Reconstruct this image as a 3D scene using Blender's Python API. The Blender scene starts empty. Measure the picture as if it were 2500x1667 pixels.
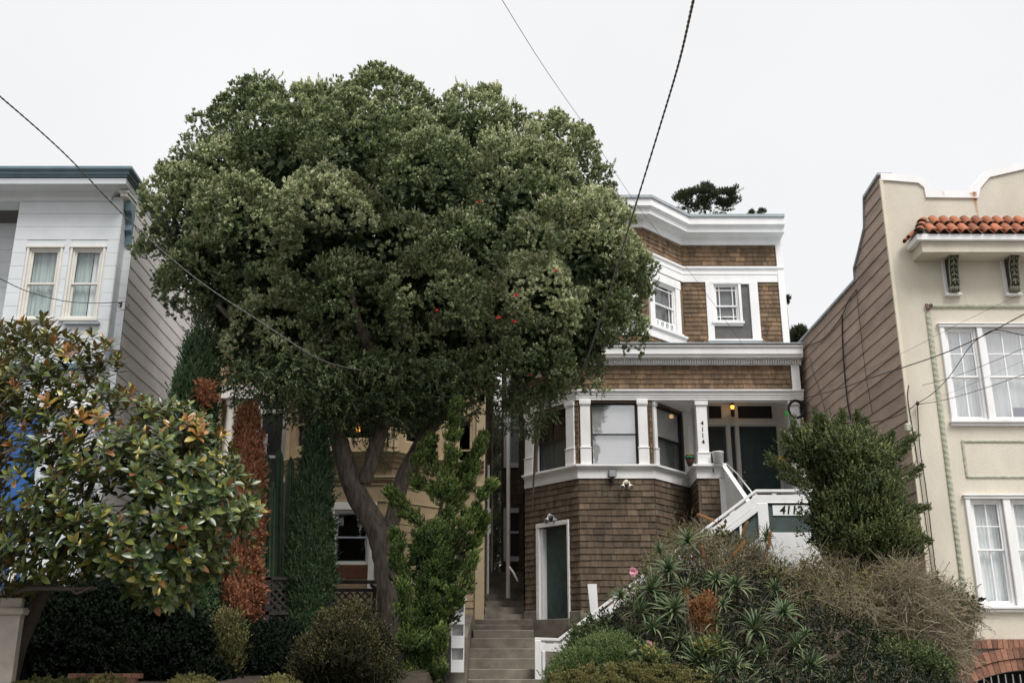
import bpy, math, random
import numpy as np
from mathutils import Vector
R = math.radians
random.seed(7); RNG = np.random.default_rng(11)
scn = bpy.context.scene; COL = scn.collection

# ---------------------------------------------------------------- camera, sky, sun, exposure
FPX, PITCH, EYE = 2476.0, math.atan(0.3138), 1.6
cd = bpy.data.cameras.new("camera"); cam = bpy.data.objects.new("camera", cd); COL.objects.link(cam)
cam.location = (0, 0, EYE); cam.rotation_euler = (math.pi/2 + PITCH, 0, 0)
cd.sensor_width = 36; cd.lens = FPX/2500*36; cd.clip_end = 5000; cd.clip_start = .1
scn.camera = cam
SUN_EL, SUN_AZ = 57, 148       # azimuth clockwise from +Y: behind the camera, to the right
w = bpy.data.worlds.new("World"); scn.world = w; w.use_nodes = True
nt = w.node_tree; nt.nodes.clear()
out = nt.nodes.new('ShaderNodeOutputWorld'); bg = nt.nodes.new('ShaderNodeBackground')
sky = nt.nodes.new('ShaderNodeTexSky'); sky.sky_type = 'NISHITA'; sky.sun_disc = False
sky.sun_elevation = R(SUN_EL); sky.sun_rotation = R(SUN_AZ); sky.dust_density = 4; sky.air_density = 1
tc = nt.nodes.new('ShaderNodeTexCoord'); sx = nt.nodes.new('ShaderNodeSeparateXYZ')
rp = nt.nodes.new('ShaderNodeValToRGB')     # overcast: bright cloud layer, brighter towards the zenith
rp.color_ramp.elements[0].position = 0.0; rp.color_ramp.elements[0].color = (.382, .384, .392, 1)
e = rp.color_ramp.elements.new(.60); e.color = (.388, .389, .395, 1)
rp.color_ramp.elements[-1].position = 1.0; rp.color_ramp.elements[-1].color = (1, 1, 1, 1)
mul = nt.nodes.new('ShaderNodeVectorMath'); mul.operation = 'MULTIPLY'; mul.inputs[1].default_value = (22, 22, 22)
mx = nt.nodes.new('ShaderNodeMix'); mx.data_type = 'RGBA'; mx.inputs[0].default_value = .04
L = nt.links.new
L(tc.outputs['Generated'], sx.inputs[0]); L(sx.outputs['Z'], rp.inputs[0]); L(rp.outputs[0], mul.inputs[0])
cn_ = nt.nodes.new('ShaderNodeTexNoise'); cn_.inputs['Scale'].default_value = 2.2; cn_.inputs['Detail'].default_value = 5; L(tc.outputs['Generated'], cn_.inputs['Vector'])
cm_ = nt.nodes.new('ShaderNodeMapRange'); cm_.inputs[1].default_value = .3; cm_.inputs[2].default_value = .7; cm_.inputs[3].default_value = .955; cm_.inputs[4].default_value = 1.03; L(cn_.outputs[0], cm_.inputs[0])
sc_ = nt.nodes.new('ShaderNodeVectorMath'); sc_.operation = 'SCALE'; L(mul.outputs[0], sc_.inputs[0]); L(cm_.outputs[0], sc_.inputs['Scale']); L(sc_.outputs[0], mx.inputs[6]); L(sky.outputs[0], mx.inputs[7]); L(mx.outputs[2], bg.inputs[0])
bg.inputs[1].default_value = .1; L(bg.outputs[0], out.inputs[0])
sd = bpy.data.lights.new("sun", 'SUN'); so = bpy.data.objects.new("sun", sd); COL.objects.link(so)
sd.energy = 2.9; sd.angle = R(24); sd.color = (1, .965, .92)
a, el = R(SUN_AZ), R(SUN_EL)
so.rotation_euler = Vector((math.sin(a)*math.cos(el), math.cos(a)*math.cos(el), math.sin(el))).to_track_quat('Z', 'Y').to_euler()
scn.view_settings.view_transform = 'Standard'; scn.view_settings.look = 'None'
scn.view_settings.exposure = 0.15; scn.view_settings.gamma = 1
scn.render.resolution_x = 1024; scn.render.resolution_y = 682

# ---------------------------------------------------------------- photograph measurement -> world
CP, SP = math.cos(PITCH), math.sin(PITCH)
def ray(x, y):
    u, v = x-1250.0, 833.5-y
    return u, FPX*CP - v*SP, FPX*SP + v*CP
def at(x, y, Y):                     # point of the photo (2500 px wide) standing at distance Y
    a, b, c = ray(x, y); t = Y/b
    return a*t, EYE + c*t
def atX(x, y, X):                    # ... standing on the plane X = const -> (Y, Z)
    a, b, c = ray(x, y); t = X/a
    return b*t, EYE + c*t
def zz(y, Y): return at(1250, y, Y)[1]
def xx(x, y, Y): return at(x, y, Y)[0]
K = 2500/2352
def ov(pts, Y): return [at(x*K, y*K, Y) for x, y in pts]

# ---------------------------------------------------------------- materials
def nodes(name):
    m = bpy.data.materials.new(name); m.use_nodes = True
    return m, m.node_tree.nodes, m.node_tree.links, m.node_tree.nodes['Principled BSDF']
def mat(name, col, rough=.7, var=.12, scale=6, bump=.0, bscale=60, metal=0, spec=.4, attr=None, avar=.5, dirt=0, dirtcol=(.08,.07,.05), stretch=(1,1,1)):
    m, n, l, b = nodes(name)
    b.inputs['Roughness'].default_value = rough; b.inputs['Metallic'].default_value = metal
    b.inputs['Specular IOR Level'].default_value = spec
    t = n.new('ShaderNodeTexCoord'); mp = n.new('ShaderNodeMapping'); mp.inputs['Scale'].default_value = stretch
    l.new(t.outputs['Object'], mp.inputs[0])
    ns = n.new('ShaderNodeTexNoise'); ns.inputs['Scale'].default_value = scale; ns.inputs['Detail'].default_value = 6
    l.new(mp.outputs[0], ns.inputs['Vector'])
    mr = n.new('ShaderNodeMapRange'); mr.inputs[1].default_value = .3; mr.inputs[2].default_value = .7
    mr.inputs[3].default_value = 1-var; mr.inputs[4].default_value = 1+var
    l.new(ns.outputs[0], mr.inputs[0])
    v = n.new('ShaderNodeVectorMath'); v.operation = 'SCALE'; v.inputs[0].default_value = col
    if attr:
        at_ = n.new('ShaderNodeAttribute'); at_.attribute_name = attr
        m2 = n.new('ShaderNodeMapRange'); m2.inputs[3].default_value = 1-avar; m2.inputs[4].default_value = 1+avar
        l.new(at_.outputs['Fac'], m2.inputs[0])
        mm = n.new('ShaderNodeMath'); mm.operation = 'MULTIPLY'; l.new(mr.outputs[0], mm.inputs[0]); l.new(m2.outputs[0], mm.inputs[1])
        l.new(mm.outputs[0], v.inputs['Scale'])
    else: l.new(mr.outputs[0], v.inputs['Scale'])
    last = v.outputs[0]
    if dirt:
        n2 = n.new('ShaderNodeTexNoise'); n2.inputs['Scale'].default_value = scale*.35; n2.inputs['Detail'].default_value = 8; n2.inputs['Roughness'].default_value = .65
        l.new(mp.outputs[0], n2.inputs['Vector'])
        m3 = n.new('ShaderNodeMapRange'); m3.inputs[1].default_value = .5; m3.inputs[2].default_value = .72; m3.inputs[4].default_value = dirt
        l.new(n2.outputs[0], m3.inputs[0])
        mi = n.new('ShaderNodeMix'); mi.data_type = 'RGBA'; mi.inputs[7].default_value = (*dirtcol, 1)
        l.new(m3.outputs[0], mi.inputs[0]); l.new(last, mi.inputs[6]); last = mi.outputs[2]
    l.new(last, b.inputs['Base Color'])
    if bump:
        nb = n.new('ShaderNodeTexNoise'); nb.inputs['Scale'].default_value = bscale; nb.inputs['Detail'].default_value = 8
        l.new(mp.outputs[0], nb.inputs['Vector'])
        bp = n.new('ShaderNodeBump'); bp.inputs['Strength'].default_value = bump; bp.inputs['Distance'].default_value = .02
        l.new(nb.outputs[0], bp.inputs['Height']); l.new(bp.outputs[0], b.inputs['Normal'])
    return m
def leafmat(name, stops, rough=.5, spec=.35, trans=.22, under=None):
    """stops: (position, colour) of the per-leaf value; new growth, old leaves and painted inner shade differ in colour"""
    m, n, l, b = nodes(name)
    b.inputs['Roughness'].default_value = rough; b.inputs['Specular IOR Level'].default_value = spec
    at_ = n.new('ShaderNodeAttribute'); at_.attribute_name = 'v'
    r = n.new('ShaderNodeValToRGB'); cr = r.color_ramp
    cr.elements[0].position = stops[0][0]; cr.elements[0].color = (*stops[0][1], 1)
    cr.elements[1].position = stops[-1][0]; cr.elements[1].color = (*stops[-1][1], 1)
    for p, c in stops[1:-1]:
        e = cr.elements.new(p); e.color = (*c, 1)
    l.new(at_.outputs['Fac'], r.inputs[0]); last = r.outputs[0]
    if under:
        g = n.new('ShaderNodeNewGeometry'); mi = n.new('ShaderNodeMix'); mi.data_type = 'RGBA'
        mi.inputs[7].default_value = (*under, 1); mk = n.new('ShaderNodeMath'); mk.operation = 'MULTIPLY'; mk.inputs[1].default_value = .40
        l.new(g.outputs['Backfacing'], mk.inputs[0]); l.new(mk.outputs[0], mi.inputs[0]); l.new(last, mi.inputs[6]); last = mi.outputs[2]
    l.new(last, b.inputs['Base Color'])
    tr = n.new('ShaderNodeBsdfTranslucent'); l.new(last, tr.inputs[0])
    ms = n.new('ShaderNodeMixShader'); ms.inputs[0].default_value = trans
    l.new(b.outputs[0], ms.inputs[1]); l.new(tr.outputs[0], ms.inputs[2])
    l.new(ms.outputs[0], n['Material Output'].inputs[0])
    return m
def glassmat(name, tint=(.97,.985,.985), refl=.06):
    m = bpy.data.materials.new(name); m.use_nodes = True; n = m.node_tree.nodes; l = m.node_tree.links; n.clear()
    o = n.new('ShaderNodeOutputMaterial'); t = n.new('ShaderNodeBsdfTransparent'); t.inputs[0].default_value = (*tint, 1)
    g = n.new('ShaderNodeBsdfGlossy'); g.inputs['Roughness'].default_value = .03
    ge = n.new('ShaderNodeNewGeometry'); dt = n.new('ShaderNodeVectorMath'); dt.operation = 'DOT_PRODUCT'; l.new(ge.outputs['Incoming'], dt.inputs[0]); l.new(ge.outputs['Normal'], dt.inputs[1])
    ab = n.new('ShaderNodeMath'); ab.operation = 'ABSOLUTE'; l.new(dt.outputs['Value'], ab.inputs[0])
    om = n.new('ShaderNodeMath'); om.operation = 'SUBTRACT'; om.inputs[0].default_value = 1; l.new(ab.outputs[0], om.inputs[1])
    pw_ = n.new('ShaderNodeMath'); pw_.operation = 'POWER'; pw_.inputs[1].default_value = 4; l.new(om.outputs[0], pw_.inputs[0])
    ad = n.new('ShaderNodeMath'); ad.operation = 'MULTIPLY_ADD'; ad.inputs[1].default_value = .8; ad.inputs[2].default_value = .04+refl; l.new(pw_.outputs[0], ad.inputs[0])
    no = n.new('ShaderNodeTexNoise'); no.inputs['Scale'].default_value = 1.3
    bp = n.new('ShaderNodeBump'); bp.inputs['Strength'].default_value = .12; bp.inputs['Distance'].default_value = .05
    l.new(no.outputs[0], bp.inputs['Height']); l.new(bp.outputs[0], g.inputs['Normal'])
    mx_ = n.new('ShaderNodeMixShader'); l.new(ad.outputs[0], mx_.inputs[0]); l.new(t.outputs[0], mx_.inputs[1]); l.new(g.outputs[0], mx_.inputs[2])
    l.new(mx_.outputs[0], o.inputs[0]); return m
def emit(name, col, s):
    m, n, l, b = nodes(name); b.inputs['Base Color'].default_value = (*col, 1)
    b.inputs['Emission Color'].default_value = (*col, 1); b.inputs['Emission Strength'].default_value = s; return m

M = dict(
 white=mat('white_paint', (.82,.82,.82), .55, .06, 2.5, .10, 40, dirt=.30, dirtcol=(.46,.44,.40), stretch=(1,1,.45)),
 trimgrey=mat('grey_metal', (.33,.37,.39), .45, .1, 4),
 shingle=mat('cedar_shingle', (.170,.110,.064), .82, .28, 9, .5, 90, attr='v', avar=.45, dirt=.75, dirtcol=(.055,.042,.026), stretch=(1,1,.3)),
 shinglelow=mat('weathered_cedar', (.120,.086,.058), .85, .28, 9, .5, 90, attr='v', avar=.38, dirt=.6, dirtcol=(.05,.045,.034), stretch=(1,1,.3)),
 greyboard=mat('grey_board', (.11,.105,.105), .8, .15, 5),
 stucco=mat('cream_stucco', (.66,.61,.51), .9, .07, 2.2, .6, 110, dirt=.35, dirtcol=(.43,.38,.28), stretch=(1,1,.5)),
 stuccolight=mat('pale_stucco', (.68,.62,.50), .9, .05, 3, .3, 130),
 siding=mat('brown_siding', (.37,.28,.225), .8, .13, 3, .2, 60, attr='v', avar=.15, dirt=.55, dirtcol=(.13,.10,.08), stretch=(1,.5,2)),
 blueside=mat('pale_blue_siding', (.64,.67,.69), .6, .05, 3, .08, 50, dirt=.15, dirtcol=(.42,.46,.5)),
 pinkside=mat('pale_side_siding', (.66,.63,.62), .75, .06, 2, .1, 50, attr='v', avar=.05, dirt=.2, dirtcol=(.36,.36,.36)),
 teal=mat('teal_paint', (.13,.20,.235), .5, .12, 4, .05, 40),
 creamframe=mat('cream_frame', (.69,.67,.62), .55, .05, 4),
 yellow=mat('ochre_siding', (.31,.235,.14), .75, .1, 4, .1, 60),
 yellowtrim=mat('ochre_trim', (.37,.295,.19), .7, .08, 4),
 redpanel=mat('redwood_panel', (.10,.038,.018), .7, .25, 6),
 tile=mat('terracotta', (.28,.092,.042), .75, .25, 7, .3, 60, attr='v', avar=.45, dirt=.4, dirtcol=(.12,.055,.035)),
 mortar=mat('dark_mortar', (.10,.09,.065), .95, .3, 20, .6, 60),
 corbel=mat('verdigris_plaster', (.21,.205,.15), .85, .35, 14, .5, 60),
 corbeldark=mat('dark_plaster', (.045,.045,.03), .9, .3, 14),
 ropegreen=mat('sage_plaster', (.40,.41,.32), .85, .15, 12, .2, 60),
 rust=mat('rusty_iron', (.09,.035,.025), .8, .3, 20),
 brick=mat('red_brick', (.27,.135,.09), .9, .2, 18, .4, 120, attr='v', avar=.45),
 brickmortar=mat('brick_mortar', (.22,.19,.15), .95, .1, 20, .3, 90),
 concrete=mat('concrete', (.22,.197,.16), .95, .25, 4, .6, 70, dirt=.85, dirtcol=(.065,.055,.045)),
 greenpaint=mat('dark_green_paint', (.038,.066,.064), .45, .25, 5, .06, 30, dirt=.5, dirtcol=(.018,.024,.02)),
 doorgreen=mat('green_door_paint', (.022,.042,.043), .35, .15, 5),
 panelgreen=mat('sage_dark_panel', (.06,.085,.082), .6, .12, 7),
 black=mat('black_rubber', (.012,.012,.013), .5, .2, 20),
 blackframe=mat('black_frame', (.02,.02,.021), .4, .1, 20),
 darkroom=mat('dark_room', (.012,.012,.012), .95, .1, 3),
 blind=mat('white_blind', (.84,.86,.85), .6, .03, 3),
 blinddim=mat('grey_blind', (.19,.20,.195), .7, .06, 3),
 curtain=mat('net_curtain', (.76,.79,.79), .8, .10, 6, stretch=(6,6,.4)),
 curtainblue=mat('pale_curtain', (.42,.50,.49), .8, .18, 3, stretch=(3,3,.3)),
 bark=mat('tree_bark', (.17,.14,.112), .95, .5, 16, 1.0, 30, dirt=.35, dirtcol=(.03,.024,.02), stretch=(1,1,.22)),
 twigbark=mat('grey_twig', (.27,.225,.155), .95, .25, 14, .3, 50),
 darkbark=mat('dark_twig', (.05,.038,.03), .95, .25, 14),
 oldwood=mat('weathered_wood', (.05,.043,.04), .9, .3, 12, .4, 60, stretch=(1,1,.3)),
 cactus=mat('cactus_skin', (.070,.125,.065), .6, .25, 9),
 asphalt=mat('asphalt', (.05,.05,.052), .9, .2, 30, .4, 200),
 paving=mat('pavement', (.28,.27,.25), .9, .1, 6, .3, 120),
 soil=mat('soil', (.045,.034,.024), 1, .35, 5, .8, 30),
 blue=mat('blue_paint', (.02,.09,.28), .4, .1, 4),
 steel=mat('galvanised_steel', (.55,.56,.57), .35, .1, 10, metal=.6),
 cream=mat('cream_plastic', (.70,.66,.54), .5, .05, 10),
 purple=mat('purple_cloth', (.05,.03,.13), .8, .1, 6),
 rose=mat('pink_petal', (.78,.40,.47), .6, .2, 30), redfl=mat('red_flower', (.45,.01,.02), .6, .2, 30),
 magfl=mat('ivory_petal', (.80,.78,.68), .5, .05, 10), bud=mat('pale_bud', (.50,.42,.16), .6, .1, 10),
 basket=mat('mustard_wool', (.20,.13,.02), .9, .4, 20), felt=mat('green_felt', (.02,.12,.07), .9, .2, 20),
 gloss=mat('digit_black', (.015,.015,.017), .4, 0, 5), brass=mat('brass', (.6,.45,.2), .25, .1, 10, metal=1),
 tag=mat('bright_green_tape', (.03,.50,.08), .5, 0, 5),
 amber=emit('amber_lamp', (1, .42, .06), 2.6), glass=glassmat('window_glass'),
 glassdark=glassmat('dim_glass', (.6,.65,.65), .01), lens=mat('lamp_lens', (.30,.31,.33), .2, .1, 20),
 bucket=mat('white_bucket', (.74,.74,.72), .4, .04, 10),
)
M['skyglass'] = glassmat('bright_glass', (.99,.995,.995), .38)
M['wallshade'] = mat('shaded_stucco', (.36,.325,.28), .95, .12, 4, .5, 90, dirt=.5, dirtcol=(.18,.16,.13))  # stucco darkened to paint the shade under the magnolia; blotches are dirt
M['cablegrey'] = mat('weathered_cable', (.095,.09,.085), .7, .2, 30)
M['litglass'] = emit('lit_glass', (1, .45, .09), .9)
LM = dict(
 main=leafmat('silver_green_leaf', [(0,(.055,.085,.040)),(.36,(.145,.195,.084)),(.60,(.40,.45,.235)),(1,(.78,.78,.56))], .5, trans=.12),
 magnolia=leafmat('glossy_magnolia_leaf', [(0,(.018,.036,.018)),(.5,(.060,.092,.026)),(.78,(.17,.20,.050)),(.86,(.34,.31,.07)),(.93,(.36,.17,.045)),(1,(.22,.085,.03))], .28, .55, .15, under=(.19,.105,.03)),
 cypress=leafmat('cypress_needle', [(0,(.030,.066,.032)),(1,(.105,.175,.072))], .7),
 rust=leafmat('dead_cypress_needle', [(0,(.27,.115,.062)),(1,(.56,.28,.16))], .9, .1),
 juniper=leafmat('juniper_needle', [(0,(.022,.046,.016)),(.5,(.075,.13,.034)),(1,(.30,.37,.11))], .6),
 cover=leafmat('ground_cover_leaf', [(0,(.035,.065,.020)),(.6,(.10,.15,.045)),(1,(.24,.25,.10))], .7),
 hedge=leafmat('hedge_leaf', [(0,(.07,.075,.022)),(1,(.22,.20,.07))], .8),
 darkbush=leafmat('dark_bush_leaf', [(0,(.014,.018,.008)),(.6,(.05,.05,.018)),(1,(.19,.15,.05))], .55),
 green=leafmat('box_leaf', [(0,(.022,.040,.016)),(.5,(.078,.105,.034)),(1,(.25,.28,.10))], .5),
 dry=leafmat('dry_leaf', [(0,(.07,.08,.028)),(.5,(.17,.165,.060)),(1,(.38,.29,.15))], .8),
 dryg=leafmat('dry_rust_leaf', [(0,(.13,.055,.022)),(1,(.38,.20,.08))], .9),
 ivy=leafmat('shaded_ivy_leaf', [(0,(.006,.012,.008)),(1,(.019,.028,.015))], .85, .15),  # leaf colour lowered to paint the deep shade the ivy stands in
 aloe=leafmat('aloe_leaf', [(0,(.034,.062,.028)),(.4,(.095,.135,.055)),(.75,(.23,.24,.115)),(1,(.28,.16,.08))], .45, .4, .06),
 pine=leafmat('far_pine_needle', [(0,(.028,.045,.024)),(1,(.085,.10,.045))], .8),
 farleaf=leafmat('far_olive_leaf', [(0,(.06,.085,.05)),(.6,(.16,.18,.12)),(1,(.42,.43,.33))], .7),
 under=leafmat('shaded_undergrowth_leaf', [(0,(.008,.016,.008)),(.6,(.026,.040,.016)),(.85,(.09,.09,.036)),(1,(.22,.16,.07))], .6),  # leaf tones lowered to paint the dim light low on the bank
 rosel=leafmat('rose_leaf', [(0,(.04,.07,.03)),(.7,(.11,.14,.05)),(1,(.36,.30,.08))], .5),
)

# ---------------------------------------------------------------- object helpers
def tag(o, label=None, cat=None, group=None, kind=None):
    if label: o['label'] = label
    if cat: o['category'] = cat
    if group: o['group'] = group
    if kind: o['kind'] = kind
    return o
def empty(name, loc, label, cat, group=None):
    o = bpy.data.objects.new(name, None); o.empty_display_size = .3; COL.objects.link(o)
    o.location = loc; return tag(o, label, cat, group)
def place(ob, parent):
    COL.objects.link(ob)
    if parent:
        ob.parent = parent
        m = Vector((0,0,0)); p = parent
        while p: m += p.location; p = p.parent
        ob.location = -m
    return ob
class Fr:                       # a vertical wall frame: s along A->B, d outwards (towards the street), z up
    def __init__(s, A, B):
        s.A = A; dx, dy = B[0]-A[0], B[1]-A[1]; s.len = math.hypot(dx, dy)
        s.u = (dx/s.len, dy/s.len); s.n = (s.u[1], -s.u[0])
    def p(s, a, d, z): return (s.A[0]+s.u[0]*a+s.n[0]*d, s.A[1]+s.u[1]*a+s.n[1]*d, z)
def front(Y, X0=0.0):
    return Fr((X0, Y), (X0+1, Y))
class MB:
    def __init__(s): s.v = []; s.f = []; s.c = []; s.cur = .5
    def add(s, vs, fs):
        b = len(s.v); s.v += [tuple(v) for v in vs]; s.f += [tuple(i+b for i in f) for f in fs]; s.c += [s.cur]*len(vs)
    def hexa(s, P):             # 8 points: bottom ring 0-3, top ring 4-7
        s.add(P, [(0,3,2,1),(4,5,6,7),(0,1,5,4),(1,2,6,5),(2,3,7,6),(3,0,4,7)])
    def box(s, fr, s0, s1, d0, d1, z0, z1):
        s.hexa([fr.p(s0,d1,z0), fr.p(s1,d1,z0), fr.p(s1,d0,z0), fr.p(s0,d0,z0), fr.p(s0,d1,z1), fr.p(s1,d1,z1), fr.p(s1,d0,z1), fr.p(s0,d0,z1)]); return s
    def cube(s, x0, x1, y0, y1, z0, z1):
        s.hexa([(x0,y0,z0),(x1,y0,z0),(x1,y1,z0),(x0,y1,z0),(x0,y0,z1),(x1,y0,z1),(x1,y1,z1),(x0,y1,z1)]); return s
    def prism(s, fr, poly, d0, d1):
        n = len(poly); P = [fr.p(a,d1,z) for a,z in poly]+[fr.p(a,d0,z) for a,z in poly]
        s.add(P, [tuple(range(n)), tuple(range(2*n-1, n-1, -1))]+[(i, n+i, n+(i+1)%n, (i+1)%n) for i in range(n)]); return s
    def mold(s, path, prof, closed_caps=True):   # prof [(d,z)] swept along XY path with mitred corners
        n = len(path); m = len(prof); ns = []
        for i in range(n):
            a = Fr(path[i-1], path[i]).n if i > 0 else None
            b = Fr(path[i], path[i+1]).n if i < n-1 else None
            if a is None: nn = b
            elif b is None: nn = a
            else:
                q = (a[0]+b[0], a[1]+b[1]); k = 2/(q[0]**2+q[1]**2); nn = (q[0]*k, q[1]*k)
            ns.append(nn)
        P = [(path[i][0]+ns[i][0]*d, path[i][1]+ns[i][1]*d, z) for i in range(n) for d, z in prof]
        F = [(i*m+j, i*m+(j+1)%m, (i+1)*m+(j+1)%m, (i+1)*m+j) for i in range(n-1) for j in range(m)]
        F += [tuple(range(m-1, -1, -1)), tuple((n-1)*m+j for j in range(m))]
        s.add(P, F); return s
    def tube(s, pts, r, sides=8, caps=True, jit=0, twist=0):
        pts = [Vector(p) for p in pts]; n = len(pts); rs = r if hasattr(r, '__len__') else [r]*n
        P = []; up = Vector((0,0,1)); t0 = (pts[1]-pts[0]).normalized()
        if abs(t0.dot(up)) > .9: up = Vector((1,0,0))
        nrm = (up-t0*up.dot(t0)).normalized(); ph = [1+random.uniform(-jit, jit) for _ in range(sides)]
        for i in range(n):
            t = (pts[min(i+1,n-1)]-pts[max(i-1,0)]).normalized()
            nrm = (nrm-t*nrm.dot(t)).normalized(); bn = t.cross(nrm)
            for k in range(sides):
                an = 2*math.pi*k/sides+twist*i; q = rs[i]*(ph[k]+random.uniform(-jit, jit)*.5)
                P.append(pts[i]+(nrm*math.cos(an)+bn*math.sin(an))*q)
        F = [(i*sides+k, i*sides+(k+1)%sides, (i+1)*sides+(k+1)%sides, (i+1)*sides+k) for i in range(n-1) for k in range(sides)]
        if caps: F += [tuple(range(sides-1,-1,-1)), tuple((n-1)*sides+k for k in range(sides))]
        s.add(P, F); return s
    def lathe(s, c, prof, sides=14, axis=None):
        ax = Vector(axis or (0,0,1)).normalized(); q = ax.to_track_quat('Z','Y'); c = Vector(c); m = len(prof)
        P = [c+q @ Vector((r*math.cos(2*math.pi*k/sides), r*math.sin(2*math.pi*k/sides), h)) for r, h in prof for k in range(sides)]
        F = [(i*sides+k, i*sides+(k+1)%sides, (i+1)*sides+(k+1)%sides, (i+1)*sides+k) for i in range(m-1) for k in range(sides)]
        F += [tuple(range(sides-1,-1,-1)), tuple((m-1)*sides+k for k in range(sides))]
        s.add(P, F); return s
    def build(s, name, m, parent=None, smooth=False, bevel=0):
        me = bpy.data.meshes.new(name); me.from_pydata([tuple(v) for v in s.v], [], s.f)
        a = me.attributes.new('v', 'FLOAT', 'POINT'); a.data.foreach_set('value', s.c)
        me.materials.append(M[m] if isinstance(m, str) else m)
        if smooth: me.shade_smooth()
        me.update(); ob = bpy.data.objects.new(name, me)
        if bevel:
            b = ob.modifiers.new('bevel', 'BEVEL'); b.width = bevel; b.segments = 1; b.limit_method = 'ANGLE'
        return place(ob, parent)
def spline(pts, n=6):
    pts = [Vector(p) for p in pts]; o = []
    for i in range(len(pts)-1):
        p0, p1, p2, p3 = pts[max(i-1,0)], pts[i], pts[i+1], pts[min(i+2,len(pts)-1)]
        for k in range(n):
            t = k/n; o.append(.5*((2*p1)+(p2-p0)*t+(2*p0-5*p1+4*p2-p3)*t*t+(3*p1-p0-3*p2+p3)*t**3))
    return o+[pts[-1]]
def lerp_list(v, n):
    o = []
    for i in range(len(v)-1): o += [v[i]+(v[i+1]-v[i])*k/n for k in range(n)]
    return o+[v[-1]]

# numpy meshes for foliage ------------------------------------------------------
def npmesh(name, V, F, col, m, parent=None, smooth=False):
    me = bpy.data.meshes.new(name); nv, nf, k = len(V), len(F), F.shape[1]
    me.vertices.add(nv); me.vertices.foreach_set('co', V.astype(np.float32).ravel())
    me.loops.add(nf*k); me.loops.foreach_set('vertex_index', F.astype(np.int32).ravel())
    me.polygons.add(nf); me.polygons.foreach_set('loop_start', np.arange(0, nf*k, k, dtype=np.int32))
    me.polygons.foreach_set('loop_total', np.full(nf, k, dtype=np.int32))
    a = me.attributes.new('v', 'FLOAT', 'POINT'); a.data.foreach_set('value', col.astype(np.float32))
    me.update(calc_edges=True); me.validate()
    me.materials.append(m if not isinstance(m, str) else M[m])
    if smooth: me.shade_smooth()
    return place(bpy.data.objects.new(name, me), parent)
def unit(a): return a/np.maximum(np.linalg.norm(a, axis=-1, keepdims=True), 1e-9)
def rnd(n): return unit(RNG.normal(size=(n,3)))
class Fol:                        # collects leaves (folded along the midrib)
    def __init__(s): s.V = []; s.F = []; s.C = []; s.n = 0
    def leaves(s, P, D, length, width, val, curl=.18, up=.6, hint=None):
        n = len(P); D = unit(D); N = rnd(n)*(1 if hint is None else .45)+(np.array([0,-.15,up]) if hint is None else hint); S = unit(np.cross(D, N)); N = unit(np.cross(S, D))
        l = np.broadcast_to(length, (n,))[:,None]; wd = np.broadcast_to(width, (n,))[:,None]
        base = P; mid = P+D*l*.5; tip = P+D*l-N*l*curl*.6
        V = np.stack([base, mid-S*wd*.5+N*wd*curl, tip, mid+S*wd*.5+N*wd*curl], 1).reshape(-1,3)
        i = s.n+4*np.arange(n)[:,None]; F = np.concatenate([i+np.array([0,2,1]), i+np.array([0,3,2])], 0)
        s.V.append(V); s.F.append(F); s.C.append(np.repeat(np.clip(val,0,1), 4)); s.n += 4*n
    def sprigs(s, P, D, n, slen, llen, lwid, splay=.9, val=.5, vj=.12, tipval=0, curl=.18, hint=None):
        k = len(P); t = np.tile(np.linspace(.15, 1, n), k); idx = np.repeat(np.arange(k), n)
        D = unit(D); sl = np.broadcast_to(slen, (k,))[idx][:,None]
        pos = P[idx]+D[idx]*sl*t[:,None]
        dr = D[idx]*(.5+.6*t[:,None])+rnd(len(idx))*splay*(1.15-.5*t[:,None])
        v = np.broadcast_to(val, (k,))[idx]+RNG.normal(0, vj, len(idx))
        v = v+np.broadcast_to(tipval, (k,))[idx]*np.clip((t-.45)/.55, 0, 1)
        s.leaves(pos, dr, llen*RNG.uniform(.7,1.2,len(idx)), lwid*RNG.uniform(.8,1.2,len(idx)), v, curl, hint=None if hint is None else hint[idx])
    def build(s, name, m, parent=None):
        return npmesh(name, np.concatenate(s.V), np.concatenate(s.F), np.concatenate(s.C), m, parent)
class Twig:                       # collects thin three-sided twigs along quadratic curves
    def __init__(s): s.V = []; s.F = []; s.n = 0
    def add(s, P0, P1, P2, r, seg=4):
        n = len(P0); t = np.linspace(0, 1, seg+1)[None,:,None]
        C = P0[:,None]*(1-t)**2+2*P1[:,None]*t*(1-t)+P2[:,None]*t*t
        T = unit(P2-P0); A = unit(np.cross(T, rnd(n))); B = np.cross(T, A)
        rr = np.broadcast_to(r, (n,))[:,None,None]*(1-.6*t); ring = []
        for k in range(3):
            an = 2*math.pi*k/3; ring.append(C+(A[:,None]*math.cos(an)+B[:,None]*math.sin(an))*rr)
        V = np.stack(ring, 2).reshape(-1,3)
        base = s.n+(np.arange(n)*(seg+1)*3)[:,None,None]+(np.arange(seg)*3)[None,:,None]
        F = np.stack([np.concatenate([base+k, base+(k+1)%3, base+3+(k+1)%3, base+3+k], 2) for k in range(3)], 2).reshape(-1,4)
        s.V.append(V); s.F.append(F); s.n += len(V)
    def build(s, name, m, parent=None):
        V = np.concatenate(s.V); return npmesh(name, V, np.concatenate(s.F), RNG.uniform(0,1,len(V)), m, parent)
def inpoly(P, poly):
    x, z = P[:,0], P[:,1]; ins = np.zeros(len(P), bool); n = len(poly)
    for i in range(n):
        x1, z1 = poly[i]; x2, z2 = poly[(i+1)%n]
        if z1 == z2: continue
        c = ((z1 > z) != (z2 > z)) & (x < (x2-x1)*(z-z1)/(z2-z1)+x1); ins ^= c
    return ins
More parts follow.
